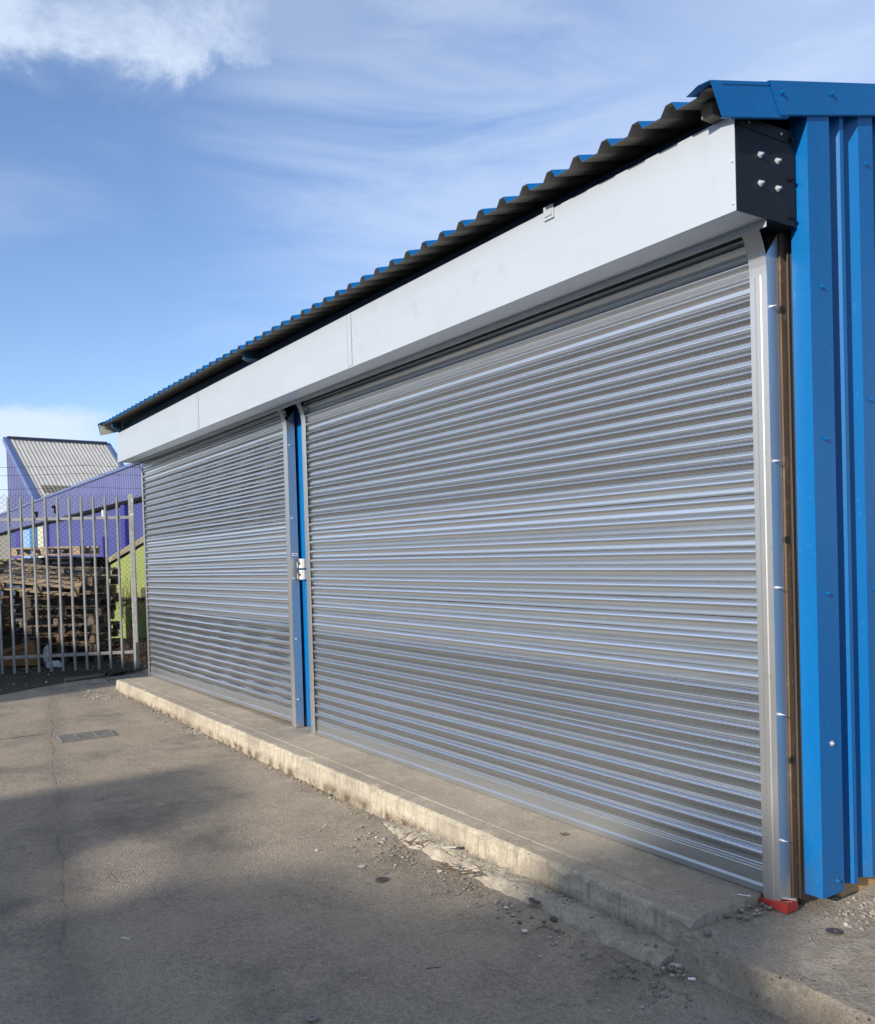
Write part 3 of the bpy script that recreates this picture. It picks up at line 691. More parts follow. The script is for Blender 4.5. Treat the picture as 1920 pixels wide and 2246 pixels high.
# --- key switches and sticker on the centre pier
for i, (z0, z1) in enumerate(((1.505, 1.585), (1.409, 1.489))):
    s = MB(); s.box(-6.925, -6.840, .030, .0755, z0, z1); ks = s.build('key_switch', 'greyplastic', U, bevel=.003); 
    s = MB(); s.box(-6.927, -6.880, .0255, .0295, z0, z1); s.build('face_plate', 'white', ks, bevel=.001)
    s = MB(); zc_ = (z0+z1)/2; s.cyl((-6.904, .0253, zc_), (-6.904, .018, zc_), .013, 14); s.box(-6.906, -6.902, .006, .0178, zc_-.012, zc_+.004); s.cyl((-6.904, .0253, zc_+.022), (-6.904, .020, zc_+.022), .006, 10); s.build('lock_barrel', 'brass', ks)
    s = MB(); s.box(-6.945, -6.932, .012, .016, zc_-.035, zc_-.005); s.box(-6.955, -6.945, .016, .019, zc_-.020, zc_+.012); s.build('key', 'steelbolt', ks)
s = MB(); s.box(-6.9898, -6.9885, -.006, .042, 1.612, 1.634); st = s.build('sticker', 'white', U)
s = MB()
for k in range(5): s.box(-6.9884, -6.9880, -.002+k*.008, .003+k*.008, 1.618, 1.628)
s.build('printed_mark', 'indigo', st)

# --- loose things by the right jamb
o = MB(); o.extrude([(-2.335, -.032, .096), (-2.196, -.042, .096), (-2.196, -.042, .137), (-2.335, -.032, .116)], (0, .075, 0)); w_ = o.build('packer', 'red', bevel=.002)
tag(w_, 'red plastic wedge packed under the foot of the near guide rail', 'wedge')
o = MB(); o.box(-.028, .028, -.010, .010, 0, .003, rot=Euler((0, 0, .5)).to_matrix(), at=(-2.222, .012, .1385)); tag(o.build('metal_clip', 'steelbolt'), 'thin white metal clip lying on the red wedge', 'clip')
o = MB(); o.cyl((-2.385, -.105, .1345), (-2.345, -.085, .1345), .003, 8); o.cyl((-2.345, -.085, .1345), (-2.339, -.082, .1345), .007, 10)
tag(o.build('screw', 'steelbolt'), 'shiny loose screw on the broken concrete left of the red wedge', 'screw')
def disc(x, y, z, r, name, lab, m_, hole=True, t=.003):
    mb = MB(); n = 20; vs = []; z += gnd(x, y) if z < .05 else 0
    for rr, zz_ in ((r, 0), (r, t), (r*.35, t), (r*.35, 0)):
        vs += [(x+rr*math.cos(a*6.2832/n), y+rr*math.sin(a*6.2832/n), z+zz_) for a in range(n)]
    fs = []
    for k_ in range(4):
        for a in range(n): fs.append((k_*n+a, k_*n+(a+1) % n, ((k_+1) % 4)*n+(a+1) % n, ((k_+1) % 4)*n+a))
    mb.add(vs, fs, 0); return tag(mb.build(name, m_), lab, 'washer')
disc(-1.993, -.038, .094, .030, 'rubber_washer', 'black rubber washer on the concrete slab below the blue wall', 'rubber')
disc(-3.852, -.985, .003, .032, 'rubber_washer', 'flat dark ring lying on the asphalt near the rough kerb', 'rubber')
disc(-3.145, -.560, .0185, .042, 'rubber_washer', 'black flattened disc on the rough kerb strip below the step', 'rubber')
disc(-2.849, -1.846, .003, .022, 'steel_washer', 'small steel washer on the asphalt close to the bottom of the picture', 'iron')
disc(-2.948, -.798, .003, .013, 'steel_washer', 'tiny steel washer beside a brown pebble near the kerb', 'steelbolt')
disc(-4.079, -.976, .003, .018, 'steel_washer', 'pale washer on the asphalt just left of the dark ring', 'steelbolt')
o = MB(); o.cyl((-5.82, -1.545, .008), (-5.80, -1.52, .008), .007, 10); o.cyl((-5.80, -1.52, .008), (-5.793, -1.511, .008), .005, 10); tag(o.build('wall_plug', 'chip'), 'small white plug lying in the shaded asphalt', 'wall plug')
o = MB(); o.cyl((-3.875, -2.25, .004), (-3.835, -2.225, .004), .002, 8); tag(o.build('nail', 'steelbolt'), 'long straight nail on the shaded asphalt at lower left', 'nail')
o = MB(); o.cyl((-2.85, -1.36, .004), (-2.825, -1.31, .005), .0025, 6, r2=.0015); tag(o.build('twig', 'twig'), 'short dark twig alone on the shaded asphalt', 'twig')
o = MB(); rr_ = random.Random(3)
for k in range(5): a = rr_.uniform(0, 6.28); o.bar((-3.41, -.153, .134), (-3.41+.022*math.cos(a), -.153+.022*math.sin(a), .140+.006*k/5), .012, .0015)
tag(o.build('dead_leaf', 'twig'), 'dark curled leaf on the step below the near shutter', 'leaf')
o = MB(); o.box(-.013, .013, -.005, .005, 0, .005, rot=Euler((0, 0, .9)).to_matrix(), at=(-2.189, -.625, .004)); tag(o.build('plastic_offcut', 'white'), 'white plastic offcut on the asphalt in front of the slab', 'offcut')
def leafy(cx_, cy__, z, n, seed, name, lab, cat):
    r = random.Random(seed); mb = MB()
    for k in range(n):
        a = r.uniform(0, 6.28); L = r.uniform(.04, .12); x = cx_+r.uniform(-.09, .09); y = cy__+r.uniform(-.04, .04)
        mb.bar((x, y, z+r.uniform(0, .01)), (x+L*math.cos(a), y+L*math.sin(a), z+r.uniform(0, .02)), r.uniform(.002, .007), .002)
    return tag(mb.build(name, 'haystalk' if 'haystalk' in M else 'twig'), lab, cat)
leafy(-3.62, -.70, .012, 26, 1, 'dry_stalks', 'tangle of dry stalks lying against the rough kerb edge, nearer the camera', 'dry stalks')
leafy(-4.15, -.66, .012, 16, 2, 'dry_stalks', 'few dry stalks where the rough kerb strip begins', 'dry stalks')
o = MB(); o.bar((-3.93, -.555, .020), (-3.85, -.52, .036), .028, .004); tag(o.build('dead_leaf', 'chip'), 'pale dry leaf standing on the rough kerb strip', 'leaf')

# gravel along the step and over the slab (stuff)
rnd = random.Random(11); gv = MB()
def scatter(n, fx, rmin, rmax, mi=None):
    for k in range(n):
        x, y, z = fx(); rr = rmin+(rmax-rmin)*rnd.random()**3; z += gnd(x, y) if z < .05 else 0
        gv.stone((x, y, z+rr*.25), rr, rnd, mi if mi is not None else (1 if rnd.random() < .07 else 0))
scatter(800, lambda: ((lambda x: (x, -.47-.19*min(1, max(0, (x+4.8)/.4))-abs(rnd.gauss(0, .06)), 0))(rnd.uniform(-11.3, -2.2))), .003, .016)
scatter(500, lambda: ((lambda x: (x, -.66-abs(rnd.gauss(0, .16)), 0))(rnd.uniform(-4.9, -1.9))), .002, .011)
scatter(160, lambda: (rnd.uniform(-4.6, -2.4), rnd.uniform(-.60, -.47), .04), .003, .012)
scatter(420, lambda: (rnd.uniform(-12, -1.2), rnd.uniform(-3.2, -.6), 0), .002, .007)
scatter(170, lambda: (rnd.gauss(-11.1, .35), rnd.gauss(-.72, .15), 0), .005, .02, None)
scatter(330, lambda: (rnd.uniform(-2.3, -1.3), rnd.uniform(-.48, .6), .088), .002, .008)
scatter(260, lambda: (rnd.gauss(-2.03, .06), rnd.uniform(.06, .42), .088), .003, .013, 0)
scatter(150, lambda: (rnd.gauss(-2.34, .05), rnd.gauss(-.12, .12), .095), .004, .018)
scatter(130, lambda: (rnd.gauss(-2.33, .05), rnd.gauss(-.54, .05), .008), .004, .018)
scatter(60, lambda: (rnd.uniform(-11, -2.5), rnd.uniform(-.4, -.03), .131), .002, .006)
tag(gv.build('gravel', ['stone', 'chip']), 'loose grit and broken stones along the foot of the step and over the slab', 'gravel', kind='stuff')
o = MB(); o.stone((-2.02, .33, .115), .034, random.Random(5)); tag(o.build('stone', 'chip'), 'large pale stone below the bolted foot of the blue corner trim', 'stone')
o = MB(); o.stone((-1.90, .30, .10), .022, random.Random(6)); tag(o.build('stone', 'chip'), 'flat pale stone out on the slab, right of the rubble heap', 'stone')
o = MB(); o.stone((-2.95, -.823, .008), .016, random.Random(7)); tag(o.build('stone', 'rust'), 'brown pebble on the asphalt beside a tiny washer', 'stone')
o = MB(); o.stone((-2.88, -.69, .014), .028, random.Random(8)); tag(o.build('stone', 'rubber'), 'dark round stone against the rough kerb', 'stone')

# drain grating
D = thing('drain_grate', 'square-barred iron drain grate set in the sunlit asphalt', 'drain', (-8.69, -1.39, -.017), R(-2))
b = MB(); w2, l2 = .155, .235
for q in ((-w2, w2, -l2, -l2+.018), (-w2, w2, l2-.018, l2), (-w2, -w2+.018, -l2+.018, l2-.018), (w2-.018, w2, -l2+.018, l2-.018)): b.box(*q, -.002, .013)
b.build('frame', 'iron', D, world=False)
b = MB()
for k in range(11): x = -w2+.030+k*.025; b.box(x-.0035, x+.0035, -l2+.018, l2-.018, .002, .0115)
for y in (-.08, .08): b.box(-w2+.018, w2-.018, y-.010, y+.010, .002, .0125)
b.build('grille', 'iron', D, world=False)
b = MB(); b.box(-w2+.018, w2-.018, -l2+.018, l2-.018, .0006, .0012); b.build('sump', 'dark', D, world=False)

# ================================================================== GATE
G0 = Vector((-13.36, .30, 0)); GD = Vector((-.385, -.923, 0)).normalized(); GN = Vector((-GD.y, GD.x, 0))
gate = thing('palisade_gate', 'grey galvanised palisade gate closing the yard left of the unit', 'gate', G0, math.atan2(GD.y, GD.x))
b = MB(); b.box(-.034, .034, -.034, .034, .02, 2.60); gp = b.build('post', 'post', gate, world=False, bevel=.003)
b = MB(); b.cyl((-.0, .052, .10), (-.0, .052, .42), .009, 8); b.cyl((0, .052, .02), (.03, .10, -.01 if False else .004), .009, 8); b.cyl((0, .052, .10), (0, .052, .02), .009, 8); b.build('drop_bolt', 'palisade', gate, world=False)
for z in (.27, 2.26):
    b = MB(); b.box(.041, 4.6, -.022, .022, z-.022, z+.022); b.build('rail', 'palisade', gate, world=False, bevel=.002)
first = None
for k in range(27):
    x = .195+k*.1655
    if first is None:
        b = MB(); pr = [(-.030, .028), (-.020, .036), (-.008, .050), (.008, .050), (.020, .036), (.030, .028), (.012, .042), (-.012, .042)]
        # a pressed W pale with a notched top
        lo = [(-.019, .024, .04), (-.008, .040, .04), (.008, .040, .04), (.019, .024, .04), (.017, .022, .04), (.007, .037, .04), (-.007, .037, .04), (-.017, .022, .04)]
        n = 8; hi = [(p[0]*(.75), p[1], 2.555 if abs(p[0]) > .012 else 2.585) for p in lo]
        mid = [(p[0], p[1], 2.52) for p in lo]
        b.add(lo+mid+hi, [(i, (i+1) % n, n+(i+1) % n, n+i) for i in range(n)]+[(n+i, n+(i+1) % n, 2*n+(i+1) % n, 2*n+i) for i in range(n)]+[(16, 17, 18, 19, 20, 21, 22, 23), (7, 6, 5, 4, 3, 2, 1, 0)])
        first = b.build('pale', 'palisade', gate, world=False); first.location = (x, 0, 0)
    else:
        c = first.copy(); col.objects.link(c); c.parent = gate; c.location = (x, 0, 0)

# chain-link fence behind the gate
A = Vector((-14.66, .95, 0)); Bp = Vector((-15.07, -1.25, 0)); FD = (Bp-A).normalized()
fence = thing('chain_link_fence', 'tall chain-link fence with slack barbed wire strands behind the palisade gate', 'fence', A, math.atan2(FD.y, FD.x))
b = MB(); X0, X1, H = -3.0, 5.0, 2.70; s_ = .078
cells = int((X1-X0+H)/s_)+2
def clipbar(xa, za, xb, zb_, yy):
    # clip the diagonal to the panel
    if xb < X0 or xa > X1: return
    if xa < X0: t = (X0-xa)/(xb-xa); xa, za = X0, za+(zb_-za)*t
    if xb > X1: t = (X1-xa)/(xb-xa); xb, zb_ = X1, za+(zb_-za)*t
    b.bar((xa, yy, za), (xb, yy, zb_), .0035, .0035, upv=(0, 1, 0))
ncell = int((X1-X0)/s_)
for k in range(-int(H/s_)-1, ncell+1):
    xa = X0+k*s_
    clipbar(xa, .03, xa+H-.03, H, 0); clipbar(xa, H, xa+H-.03, .03, .003)
b.build('mesh', 'wire', fence, world=False)
for i, (z0_, z1_) in enumerate(((2.84, 2.80), (3.06, 3.02), (3.20, 3.15))):
    b = MB(); n = 60; prev = None
    for k in range(n+1):
        u = k/n; x = X0+(X1-X0)*u; z = z0_+(z1_-z0_)*u-.05*math.sin(math.pi*((u*2) % 1))+.006*no3((x, i, 0), 3); p = Vector((x, -.06*i, z))
        if prev is not None: b.bar(prev, p, .005, .005)
        if k % 2 == 0: b.bar(p+Vector((-.006, 0, -.02)), p+Vector((.006, 0, .02)), .003, .003, upv=(0, 1, 0)); b.bar(p+Vector((.012, 0, -.015)), p+Vector((0, 0, .018)), .003, .003, upv=(0, 1, 0))
        prev = p
    b.build('barbed_wire', 'wire', fence, world=False)
for x in (-2.98, 4.98):
    b = MB(); b.box(x-.04, x+.04, .02, .10, 0, 3.0); b.bar((x, .06, 3.0), (x, -.15, 3.3), .06, .05); b.build('post', 'post', fence, world=False)

# ================================================================== PALLETS
VD = Vector((-.92, .39, 0)).normalized()
def make_pallet(wi):
    m_ = WOOD[wi]; t = thing('pallet', 'x', 'pallet', (0, 0, 0)); L, Wd = 1.2, 1.0
    b = MB(); r = random.Random(wi)
    for k in range(5): y = -Wd/2+.05+k*(Wd-.10)/4; b.box(-L/2, L/2, y-.05+r.uniform(-.006, .006), y+.05, .122, .144)
    for x in (-L/2+.05, 0, L/2-.05): b.box(x-.05, x+.05, -Wd/2, Wd/2, .100, .1215)
    b.build('top_deck', m_, t, world=False)
    b = MB()
    for y in (-Wd/2+.05, 0, Wd/2-.05): b.box(-L/2, L/2, y-.05, y+.05, 0, .0215)
    b.build('bottom_deck', m_, t, world=False)
    for x in (-L/2+.06, 0, L/2-.06):
        for y in (-Wd/2+.05, 0, Wd/2-.05):
            b = MB(); b.box(x-.06, x+.06, y-.048, y+.048, .022, .0995); b.build('block', m_, t, world=False)
    return t
PAL = [make_pallet(i) for i in range(4)]; used = [False]*4
ORD = ['lowest', 'second', 'third', 'fourth', 'fifth', 'sixth', 'seventh', 'eighth', 'ninth', 'tenth', 'eleventh', 'twelfth', 'thirteenth', 'fourteenth']
WN_ = ['grey weathered', 'brown', 'dark stained', 'pale new']
def put(wi, loc, rot, label, group):
    if not used[wi]: o = PAL[wi]; used[wi] = True; o.location = loc; o.rotation_euler = rot
    else: o = dup(PAL[wi], loc, rot)
    o['label'] = label; o['group'] = group; return o
vang = math.atan2(-.393, -.12)  # long side across the view
ang = math.atan2(.834, .551)
r = random.Random(21)
def stack(cx_, cy__, n, seed, lean, where, a0, kinds, z0=0.0):
    r = random.Random(seed); z = z0
    for k in range(n):
        a = ang+a0+r.uniform(-.10, .10); lx = lean[0]*z+r.uniform(-.05, .05); ly = lean[1]*z+r.uniform(-.05, .05)
        tx, ty = r.uniform(-.030, .030), r.uniform(-.022, .022)
        wi = kinds[k % len(kinds)]
        nm = ORD[k] if k < n-1 else 'topmost'
        SH = {'the dark stack in front of the green wall': 'the dark stack by the green wall', 'the stack farthest left behind the gate': 'the leftmost front stack', 'the rear stack seen through the left gap of the gate': 'the rear stack far left'}[where]
        put(wi, (cx_+lx, cy__+ly, z), (tx, ty, a), f'{WN_[wi]} wooden pallet, {nm}' + (' from the ground' if 0 < k < n-1 else '') + f' in {SH}', 'pallets stacked behind the fence')
        z += .150+r.uniform(0, .012)
    return z
zt = stack(-15.62, -.16, 10, 5, (.02, .03), 'the dark stack in front of the green wall', .02, [2, 2, 1, 2, 0, 2, 2, 1, 2, 0, 1])
zl = stack(-16.20, -1.50, 11, 9, (.01, -.02), 'the stack farthest left behind the gate', -.04, [1, 0, 1, 2, 1, 0, 1, 1, 3, 1, 3, 3])
put(3, (-17.0, -.10, 1.76), (0, .0, ang+.03), 'pale pallet lying on the dark covered load, above both stacks', 'pallets stacked behind the fence')
stack(-17.6, -2.6, 9, 14, (0, 0), 'the rear stack seen through the left gap of the gate', .3, [1, 2, 0])
# small timber offcut pallet leaning
put(3, (-15.25, -.62, 1.30), (R(16), R(8), ang+.25), 'pale broken pallet tilted between the two front stacks', 'pallets stacked behind the fence')

tk = thing('covered_load', 'dark navy tarpaulin-covered load behind the dark pallet stack', 'covered load', (-17.53, -.12, 0), ang)
b = MB(); b.box(-.86, .86, -.5, .5, 0, 1.50); b.build('crate', 'navy', tk, world=False)
b = MB(); n = 12; vs = []; rr = random.Random(2)
for i in range(n+1):
    for j in range(7):
        vs.append((-.92+1.84*i/n, -.56+1.12*j/6, 1.755-.10*abs(i/n-.6)-.02*rr.random()-(.22 if j in (0, 6) else 0)))
b.add(vs, [(i*7+j, (i+1)*7+j, (i+1)*7+j+1, i*7+j+1) for i in range(n) for j in range(6)]); b.build('tarpaulin', 'tarp', tk, world=False)

bx = thing('cardboard_box', 'crushed brown cardboard box leaning at the foot of the left pallet stack', 'box', (-15.05, -1.02, .03), ang+.1)
b = MB(); b.extrude([(-.26, 0, 0), (.24, 0, 0), (.19, 0, .40), (-.33, 0, .25)], (0, .30, 0)); b.build('carton', 'card', bx, world=False)
b = MB(); b.extrude([(-.36, -.03, .17), (.10, -.05, .30), (.09, -.04, .315), (-.37, -.02, .19)], (0, .12, 0)); b.build('flap', 'card', bx, world=False)
def bag(x, y, z, sx, sz, seed, lab):
    bm = bmesh.new(); bmesh.ops.create_icosphere(bm, subdivisions=3, radius=1)
    for v in bm.verts:
        f = 1+.35*noise.noise(v.co*2.2+Vector((seed, 0, 0)))+.12*noise.noise(v.co*7); v.co = Vector((v.co.x*sx*f, v.co.y*sx*.7*f, v.co.z*sz*f+sz*.7))
    me = bpy.data.meshes.new('plastic_bag'); bm.to_mesh(me); bm.free(); me.materials.append(M['bag'])
    o = bpy.data.objects.new('plastic_bag', me); col.objects.link(o); o.location = (x, y, z); tag(o, lab, 'bag', 'plastic bags')
bag(-14.98, -.66, .04, .075, .17, 1, 'upright crumpled white plastic bag beside the brown box')
bag(-14.55, -.62, .01, .17, .06, 5, 'flat white plastic bag on the ground behind the bottom rail of the gate')

# bare shrub on the green wall
sh = thing('shrub', 'bare winter shrub climbing in front of the green wall', 'shrub', (-14.95, .50, 0))
b = MB(); rr = random.Random(8)
def branch(p, d_, L, r_, dep):
    q = p+d_*L; b.cyl(p, q, r_, 5, r2=r_*.7)
    if dep == 0: return
    for k in range(rr.choice((2, 3))):
        nd = (d_+Vector((rr.uniform(-.6, .6), rr.uniform(-.6, .6), rr.uniform(-.1, .5)))*.75).normalized(); branch(q, nd, L*rr.uniform(.6, .9), r_*.65, dep-1)
for k in range(4): branch(Vector((-14.95+rr.uniform(-.05, .05), .50+rr.uniform(-.1, .1), 0)), Vector((rr.uniform(-.2, .2), rr.uniform(-.25, .25), 1)).normalized(), .42, .010, 4)
b.build('stem', 'twig', sh)
for i, (x, y, lab) in enumerate(((-14.45, .62, 'low tangle of bare brambles at the foot of the gate post'), (-14.9, .85, 'bramble tangle between the green wall and the unit'))):
    b = MB(); rr = random.Random(40+i)
    for k in range(70):
        a = rr.uniform(0, 6.28); p = Vector((x+rr.uniform(-.3, .3), y+rr.uniform(-.3, .3), 0)); q = p+Vector((math.cos(a)*.12, math.sin(a)*.12, rr.uniform(.1, .32))); e = q+Vector((math.cos(a)*.2, math.sin(a)*.2, rr.uniform(-.15, .1)))
        b.bar(p, q, .004, .004); b.bar(q, e, .003, .003)
    tag(b.build('brambles', 'twig'), lab, 'brambles', 'brambles by the gate post')
# grass and litter on the verge
b = MB(); rr = random.Random(77)
for k in range(9000):
    x = -12.9-rr.random()*2.6; y = rr.uniform(-3.4, .7)
    if no3((x, y, 0), 1.6)+rr.uniform(-.25, .25) < -.02: continue
    if x > -12.75-.45*(y+1.6): continue
    a = rr.uniform(0, 6.28); hgt = rr.uniform(.012, .05); wd = .004; lean = rr.uniform(0, .03)
    b.add([(x-wd*math.cos(a), y-wd*math.sin(a), 0), (x+wd*math.cos(a), y+wd*math.sin(a), 0), (x+lean*math.sin(a), y+lean*math.cos(a), hgt)], [(0, 1, 2)])
tag(b.build('grass', 'grassblade'), 'short winter grass growing on the dirt under the gate', 'grass', kind='stuff')
b = MB()
for k in range(240):
    b.stone((rr.uniform(-15.2, -12.4), rr.uniform(-3, .9), .006), rr.uniform(.006, .022), rr, rr.choice((0, 0, 0, 0, 0, 1, 2)))
tag(b.build('litter', ['stone', 'chip', 'twig']), 'scattered stones and bits of litter on the dirt verge', 'litter', kind='stuff')
o = MB(); o.bar((-12.84, -.80, .02), (-12.98, -.25, .02), .035, .03); tag(o.build('timber_offcut', 'timber_end'), 'grey length of timber lying at the edge of the verge', 'timber')
bm_ = MB(); rr = random.Random(9)
for k in range(26): bm_.stone((-13.02+rr.gauss(0, .06), -.10+rr.gauss(0, .10), .02+.03*rr.random()), rr.uniform(.05, .08), rr)
tag(bm_.build('rubble_heap', 'dirt'), 'low heap of dark soil and rubble beside the timber length', 'rubble heap')

# ================================================================== GREEN WALL
P0 = Vector((-19.70, .61, 0)); P1 = Vector((-19.25, 1.25, 0)); P2 = Vector((-18.30, 2.62, 0)); P3 = Vector((-17.2, 4.2, 0))
gb = thing('green_outbuilding', 'lime green outbuilding with a sloping mossy verge behind the pallets', 'building', P0)
dirw = (P2-P1).normalized(); nn = Vector((-dirw.y, dirw.x, 0))    # pointing away from the camera
if nn.dot(Vector((-1, 0, 0))) < 0: nn = -nn
b = MB()
def zt_(s): return 1.50+max(0, s)*.55
Lw = (P3-P1).length
pr = [P0+Vector((0, 0, 0)), P1+dirw*Lw, P1+dirw*Lw+Vector((0, 0, 1.50+.55*1.75)), P1+dirw*(1.75)+Vector((0, 0, 1.50+.55*1.75)), P1+Vector((0, 0, 1.50)), P0+Vector((0, 0, 1.46))]
b.extrude(pr, nn*3.2); b.build('wall', 'lime', gb)
b = MB(); b.extrude([P1+dirw*-.10-nn*.06+Vector((0, 0, 1.49)), P1+dirw*1.75-nn*.06+Vector((0, 0, 1.545+.55*1.75)), P1+dirw*1.75-nn*.06+Vector((0, 0, 1.69+.55*1.75)), P1+dirw*-.10-nn*.06+Vector((0, 0, 1.60))], nn*3.3); b.build('verge', 'coping', gb)
b = MB(); q = P1+dirw*.05-nn*.05; b.extrude([q+Vector((0, 0, .80)), q+dirw*3+Vector((0, 0, .80)), q+dirw*3+Vector((0, 0, .86)), q+Vector((0, 0, .86))], nn*.045); b.build('dark_rail', 'tarp', gb)
b = MB(); q = P1+dirw*.78-nn*.14; b.extrude([q+Vector((0, 0, .87)), q+dirw*.8+Vector((0, 0, .87)), q+dirw*.8+Vector((0, 0, 1.08)), q+Vector((0, 0, 1.06))], nn*.08); b.build('rust_patch_panel', 'rust', gb)

# ================================================================== PURPLE WAREHOUSES
pw = thing('warehouse', 'long low purple warehouse wall with painted dark shadow line behind the fence', 'building', (-60, 8, 0))
b = MB(); YB = 8.0
# upper corrugated cladding
def corr(x0, x1, y, z0, z1, p, dpt):
    vs = []; fs = []; x = x0
    pts_ = []
    while x < x1: pts_ += [(x, y), (x+p*.5, y), (x+p*.55, y-dpt), (x+p*.95, y-dpt)]; x += p
    n = len(pts_); b.add([(a, c, z0) for a, c in pts_]+[(a, c, z1) for a, c in pts_], [(i, i+1, n+i+1, n+i) for i in range(n-1)])
corr(-96, -28, YB, 4.60, 6.12, .42, .05); b.build('cladding', 'purple', pw)
b = MB(); b.box(-96, -28, YB-.12, YB+.3, 6.12, 6.26); b.build('parapet_trim', 'violet_trim', pw)
b = MB(); b.box(-96, -28, YB+.02, YB+.5, 4.40, 6.1); b.box(-96, -28, YB-.045, YB+.3, 4.44, 4.58); b.build('shade_strip', 'shade_and_lamp', pw)  # dark strip painted in for the shadow under the cladding overhang
b = MB(); b.box(-65.6, -28, YB+.15, YB+.6, 0, 4.42); b.build('wall', 'purple_wall', pw)
b = MB(); b.box(-70.1, -66.3, YB+.15, YB+.6, 0, 4.42); b.build('wall', 'cream', pw)
b = MB(); b.box(-77.6, -73.0, YB+.12, YB+.6, 0, 4.42); b.build('door', 'pale_blue', pw)
b = MB(); b.box(-73.0, -70.1, YB+.06, YB+.6, 0, 4.42); b.build('pier', 'teal', pw)
b = MB(); b.box(-83.4, -79.9, YB+.12, YB+.6, 0, 4.42); b.build('door', 'purple_wall', pw)
b = MB(); b.box(-79.9, -77.6, YB+.06, YB+.6, 0, 4.42); b.build('pier', 'indigo', pw)
b = MB(); b.box(-96, -83.4, YB+.2, YB+.6, 0, 4.42); b.build('door', 'greydoor', pw)
for x in (-66.3, -44.9):
    b = MB(); b.box(x, x+.75, YB-.10, YB+.145, 0, 4.40); b.build('column', 'indigo', pw)
b = MB(); b.box(-49.3, -48.9, YB-.06, YB+.145, 1.4, 3.0); b.build('downpipe', 'indigo', pw)
b = MB(); b.box(-49.05, -48.8, YB-.05, YB+.145, 4.05, 4.40); b.build('wall_lamp', 'white', pw)
b = MB(); b.box(-41.2, -39, YB+.05, YB+.145, 0, 4.4); b.build('door', 'pale_blue', pw)
for x in (-61.5, -68.5): 
    b = MB(); b.box(x-.2, x+.2, YB-.30, YB-.06, 5.25, 5.40); b.box(x-.05, x+.05, YB-.2, YB-.06, 4.9, 5.3); b.build('floodlight', 'shade_and_lamp', pw)
b = MB(); b.extrude([(-96, YB+.3, 6.10), (-96, YB+.9, 6.1), (-96, 30, 6.1), (-96, 30, 0), (-96, YB+.7, 0), (-96, YB+.7, 6.0)], (68, 0, 0)) if False else b.box(-96, -28, YB+.62, YB+.70, 0, 6.1); b.build('rear_wall', 'purple_wall', pw)

# tall purple warehouse with the steep grey roof
tw = thing('warehouse', 'tall purple warehouse with a steep pale grey corrugated roof on the skyline', 'building', (-85, 12, 0))
N0 = Vector((-87.44, 8.66, 13)); rdv = Vector((-.1155, .9933, 0)); pdv = Vector((.9933, .1155, 0)); LR = 8.9
drop = (13-6.92)/8.48; E = 10.6
b = MB()
far_ = N0+rdv*LR
# gable walls and high back wall
g0 = N0; g1 = N0+pdv*E; g1.z = 13-drop*E
def flat_(v, z=0): return Vector((v.x, v.y, z))
b.add([g0, g1, flat_(g1), flat_(g0)], [(0, 1, 2, 3)])
f0 = far_; f1 = far_+pdv*E; f1.z = 13-drop*E
b.add([f0, f1, flat_(f1), flat_(f0)], [(0, 1, 2, 3)]); b.add([g0, f0, flat_(f0), flat_(g0)], [(0, 1, 2, 3)])
b.build('wall', 'purple', tw)
# vertical ribs on the visible gable
b = MB(); k = 0
while k*.5 < E:
    s_k = k*.5; top = 13-drop*s_k-.25; p = N0+pdv*s_k-rdv*.03; b.add([flat_(p, 0), flat_(p+pdv*.12-rdv*.05, 0), flat_(p+pdv*.24, 0), flat_(p, top), flat_(p+pdv*.12-rdv*.05, top), flat_(p+pdv*.24, top)], [(0, 1, 4, 3), (1, 2, 5, 4)]); k += 1
b.build('cladding', 'purple', tw)
b = MB(); nrib = 26; pts_ = []
dn = (pdv*E+Vector((0, 0, -drop*E))); nrm = Vector((pdv.x*drop, pdv.y*drop, 1)).normalized()
for k in range(nrib*2+1): pts_.append(N0+rdv*(LR*k/(nrib*2))+nrm*((.06 if k % 2 else .02)))
b.add(pts_+[p+dn for p in pts_], [(i, i+1, len(pts_)+i+1, len(pts_)+i) for i in range(len(pts_)-1)]); rf = b.build('roof', 'roof_grey', tw)
b = MB(); 
for (sa, sb, ra, rb) in ((6.55, 7.55, .9, 7.4),):
    pts2 = []
    k0 = int(ra/LR*nrib*2); k1 = int(rb/LR*nrib*2)
    for k in range(k0, k1): pts2.append(N0+rdv*(LR*k/(nrib*2))+nrm*(((.06 if k % 2 else .02))+.03)+dn*(sa/E))
    b.add(pts2+[p+dn*((sb-sa)/E) for p in pts2], [(i, i+1, len(pts2)+i+1, len(pts2)+i) for i in range(len(pts2)-1)])
b.build('rooflight', 'roof_dark', rf)
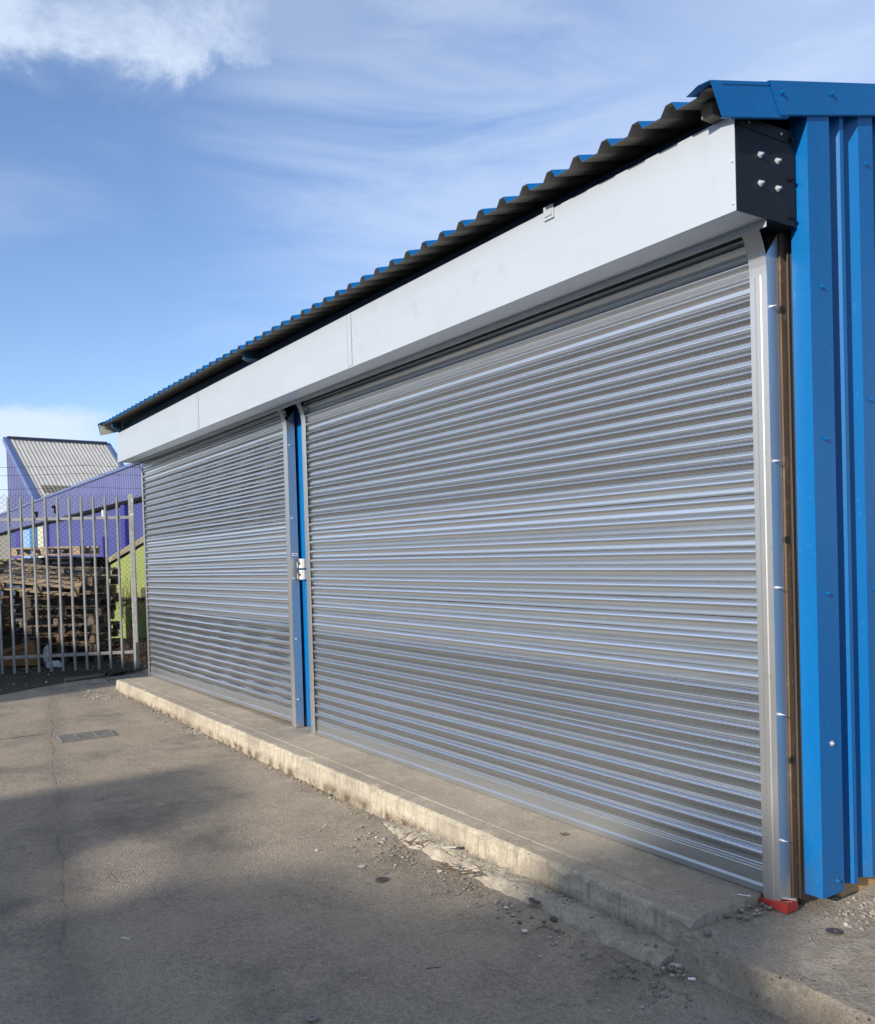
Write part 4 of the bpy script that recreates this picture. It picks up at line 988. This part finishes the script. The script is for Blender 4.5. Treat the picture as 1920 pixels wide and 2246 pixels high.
for base_ in (N0-rdv*.25, far_+rdv*.02):
    b = MB(); q = [base_+nrm*.20-pdv*.2, base_+nrm*.20+dn, base_+rdv*.42+nrm*.20+dn, base_+rdv*.42+nrm*.20-pdv*.2]; b.extrude(q, -nrm*.45); b.build('verge', 'violet_trim', rf)
b = MB(); b.extrude([N0-pdv*.25+nrm*.15, N0+pdv*.25+nrm*.25, N0+pdv*.25+nrm*.15, N0-pdv*.25], rdv*LR); b.build('ridge', 'violet_trim', rf)

# ================================================================== ADDED SHADE CASTERS (unseen blocks behind the camera, shaped to shade the yard)
ow = thing('shade_caster', 'unseen brick block added across the yard, its outline stepped to shape the shade', 'building', (6, -26.5, 0))
def X_(x): return x
b = MB(); YC = -26.0; SX, SZ = .29*14, .391*14
out_ = [(-3.86, 0), (-3.90, 3.78), (-3.84, 4.05), (-3.66, 4.34), (-2.50, 4.28), (-2.44, 4.02), (-2.36, 3.84), (-1.62, 3.76), (-1.50, 3.98), (-1.08, 4.22), (.0, 4.34), (.14, 4.60), (.30, 4.85), (.9, 5.12), (1.22, 5.15), (1.30, 4.80), (1.45, 4.56), (12, 4.52), (12, 0)]  # invented outline, traced back from the wanted shade edges
b.extrude([(x+SX, YC, z+SZ if z > 0 else 0) for x, z in out_], (0, -6, 0)); b.build('wall', 'brickwall', ow)
b = MB(); b.bar((-2.46+SX, YC-.1, 4.17+SZ), (-1.2+SX, YC-.1, 4.00+SZ), .1, .085); b.build('shade_bar', 'dark_steel', ow)  # added bar that throws the thin slanting shade band
b = MB(); b.box(4.5, 8.5, YC+.003, YC+.05, 0, 4.2); b.build('door', 'greydoor', ow)
ol = thing('shade_caster', 'unseen pale block added across the yard to shade the gate end', 'building', (-14, -15, 0))
b = MB(); b.extrude([(-40, -15, 0), (-40, -15, 5.9), (-7.62, -15, 5.9), (-7.55, -15, 0)], (0, -8, 0)); b.build('wall', 'cream', ol)  # added block, placed to shade the ground and pallets by the gate
b = MB(); b.box(-40, -7.5, -23.1, -14.93, 5.9, 6.05); b.build('roof', 'roof_grey', ol)
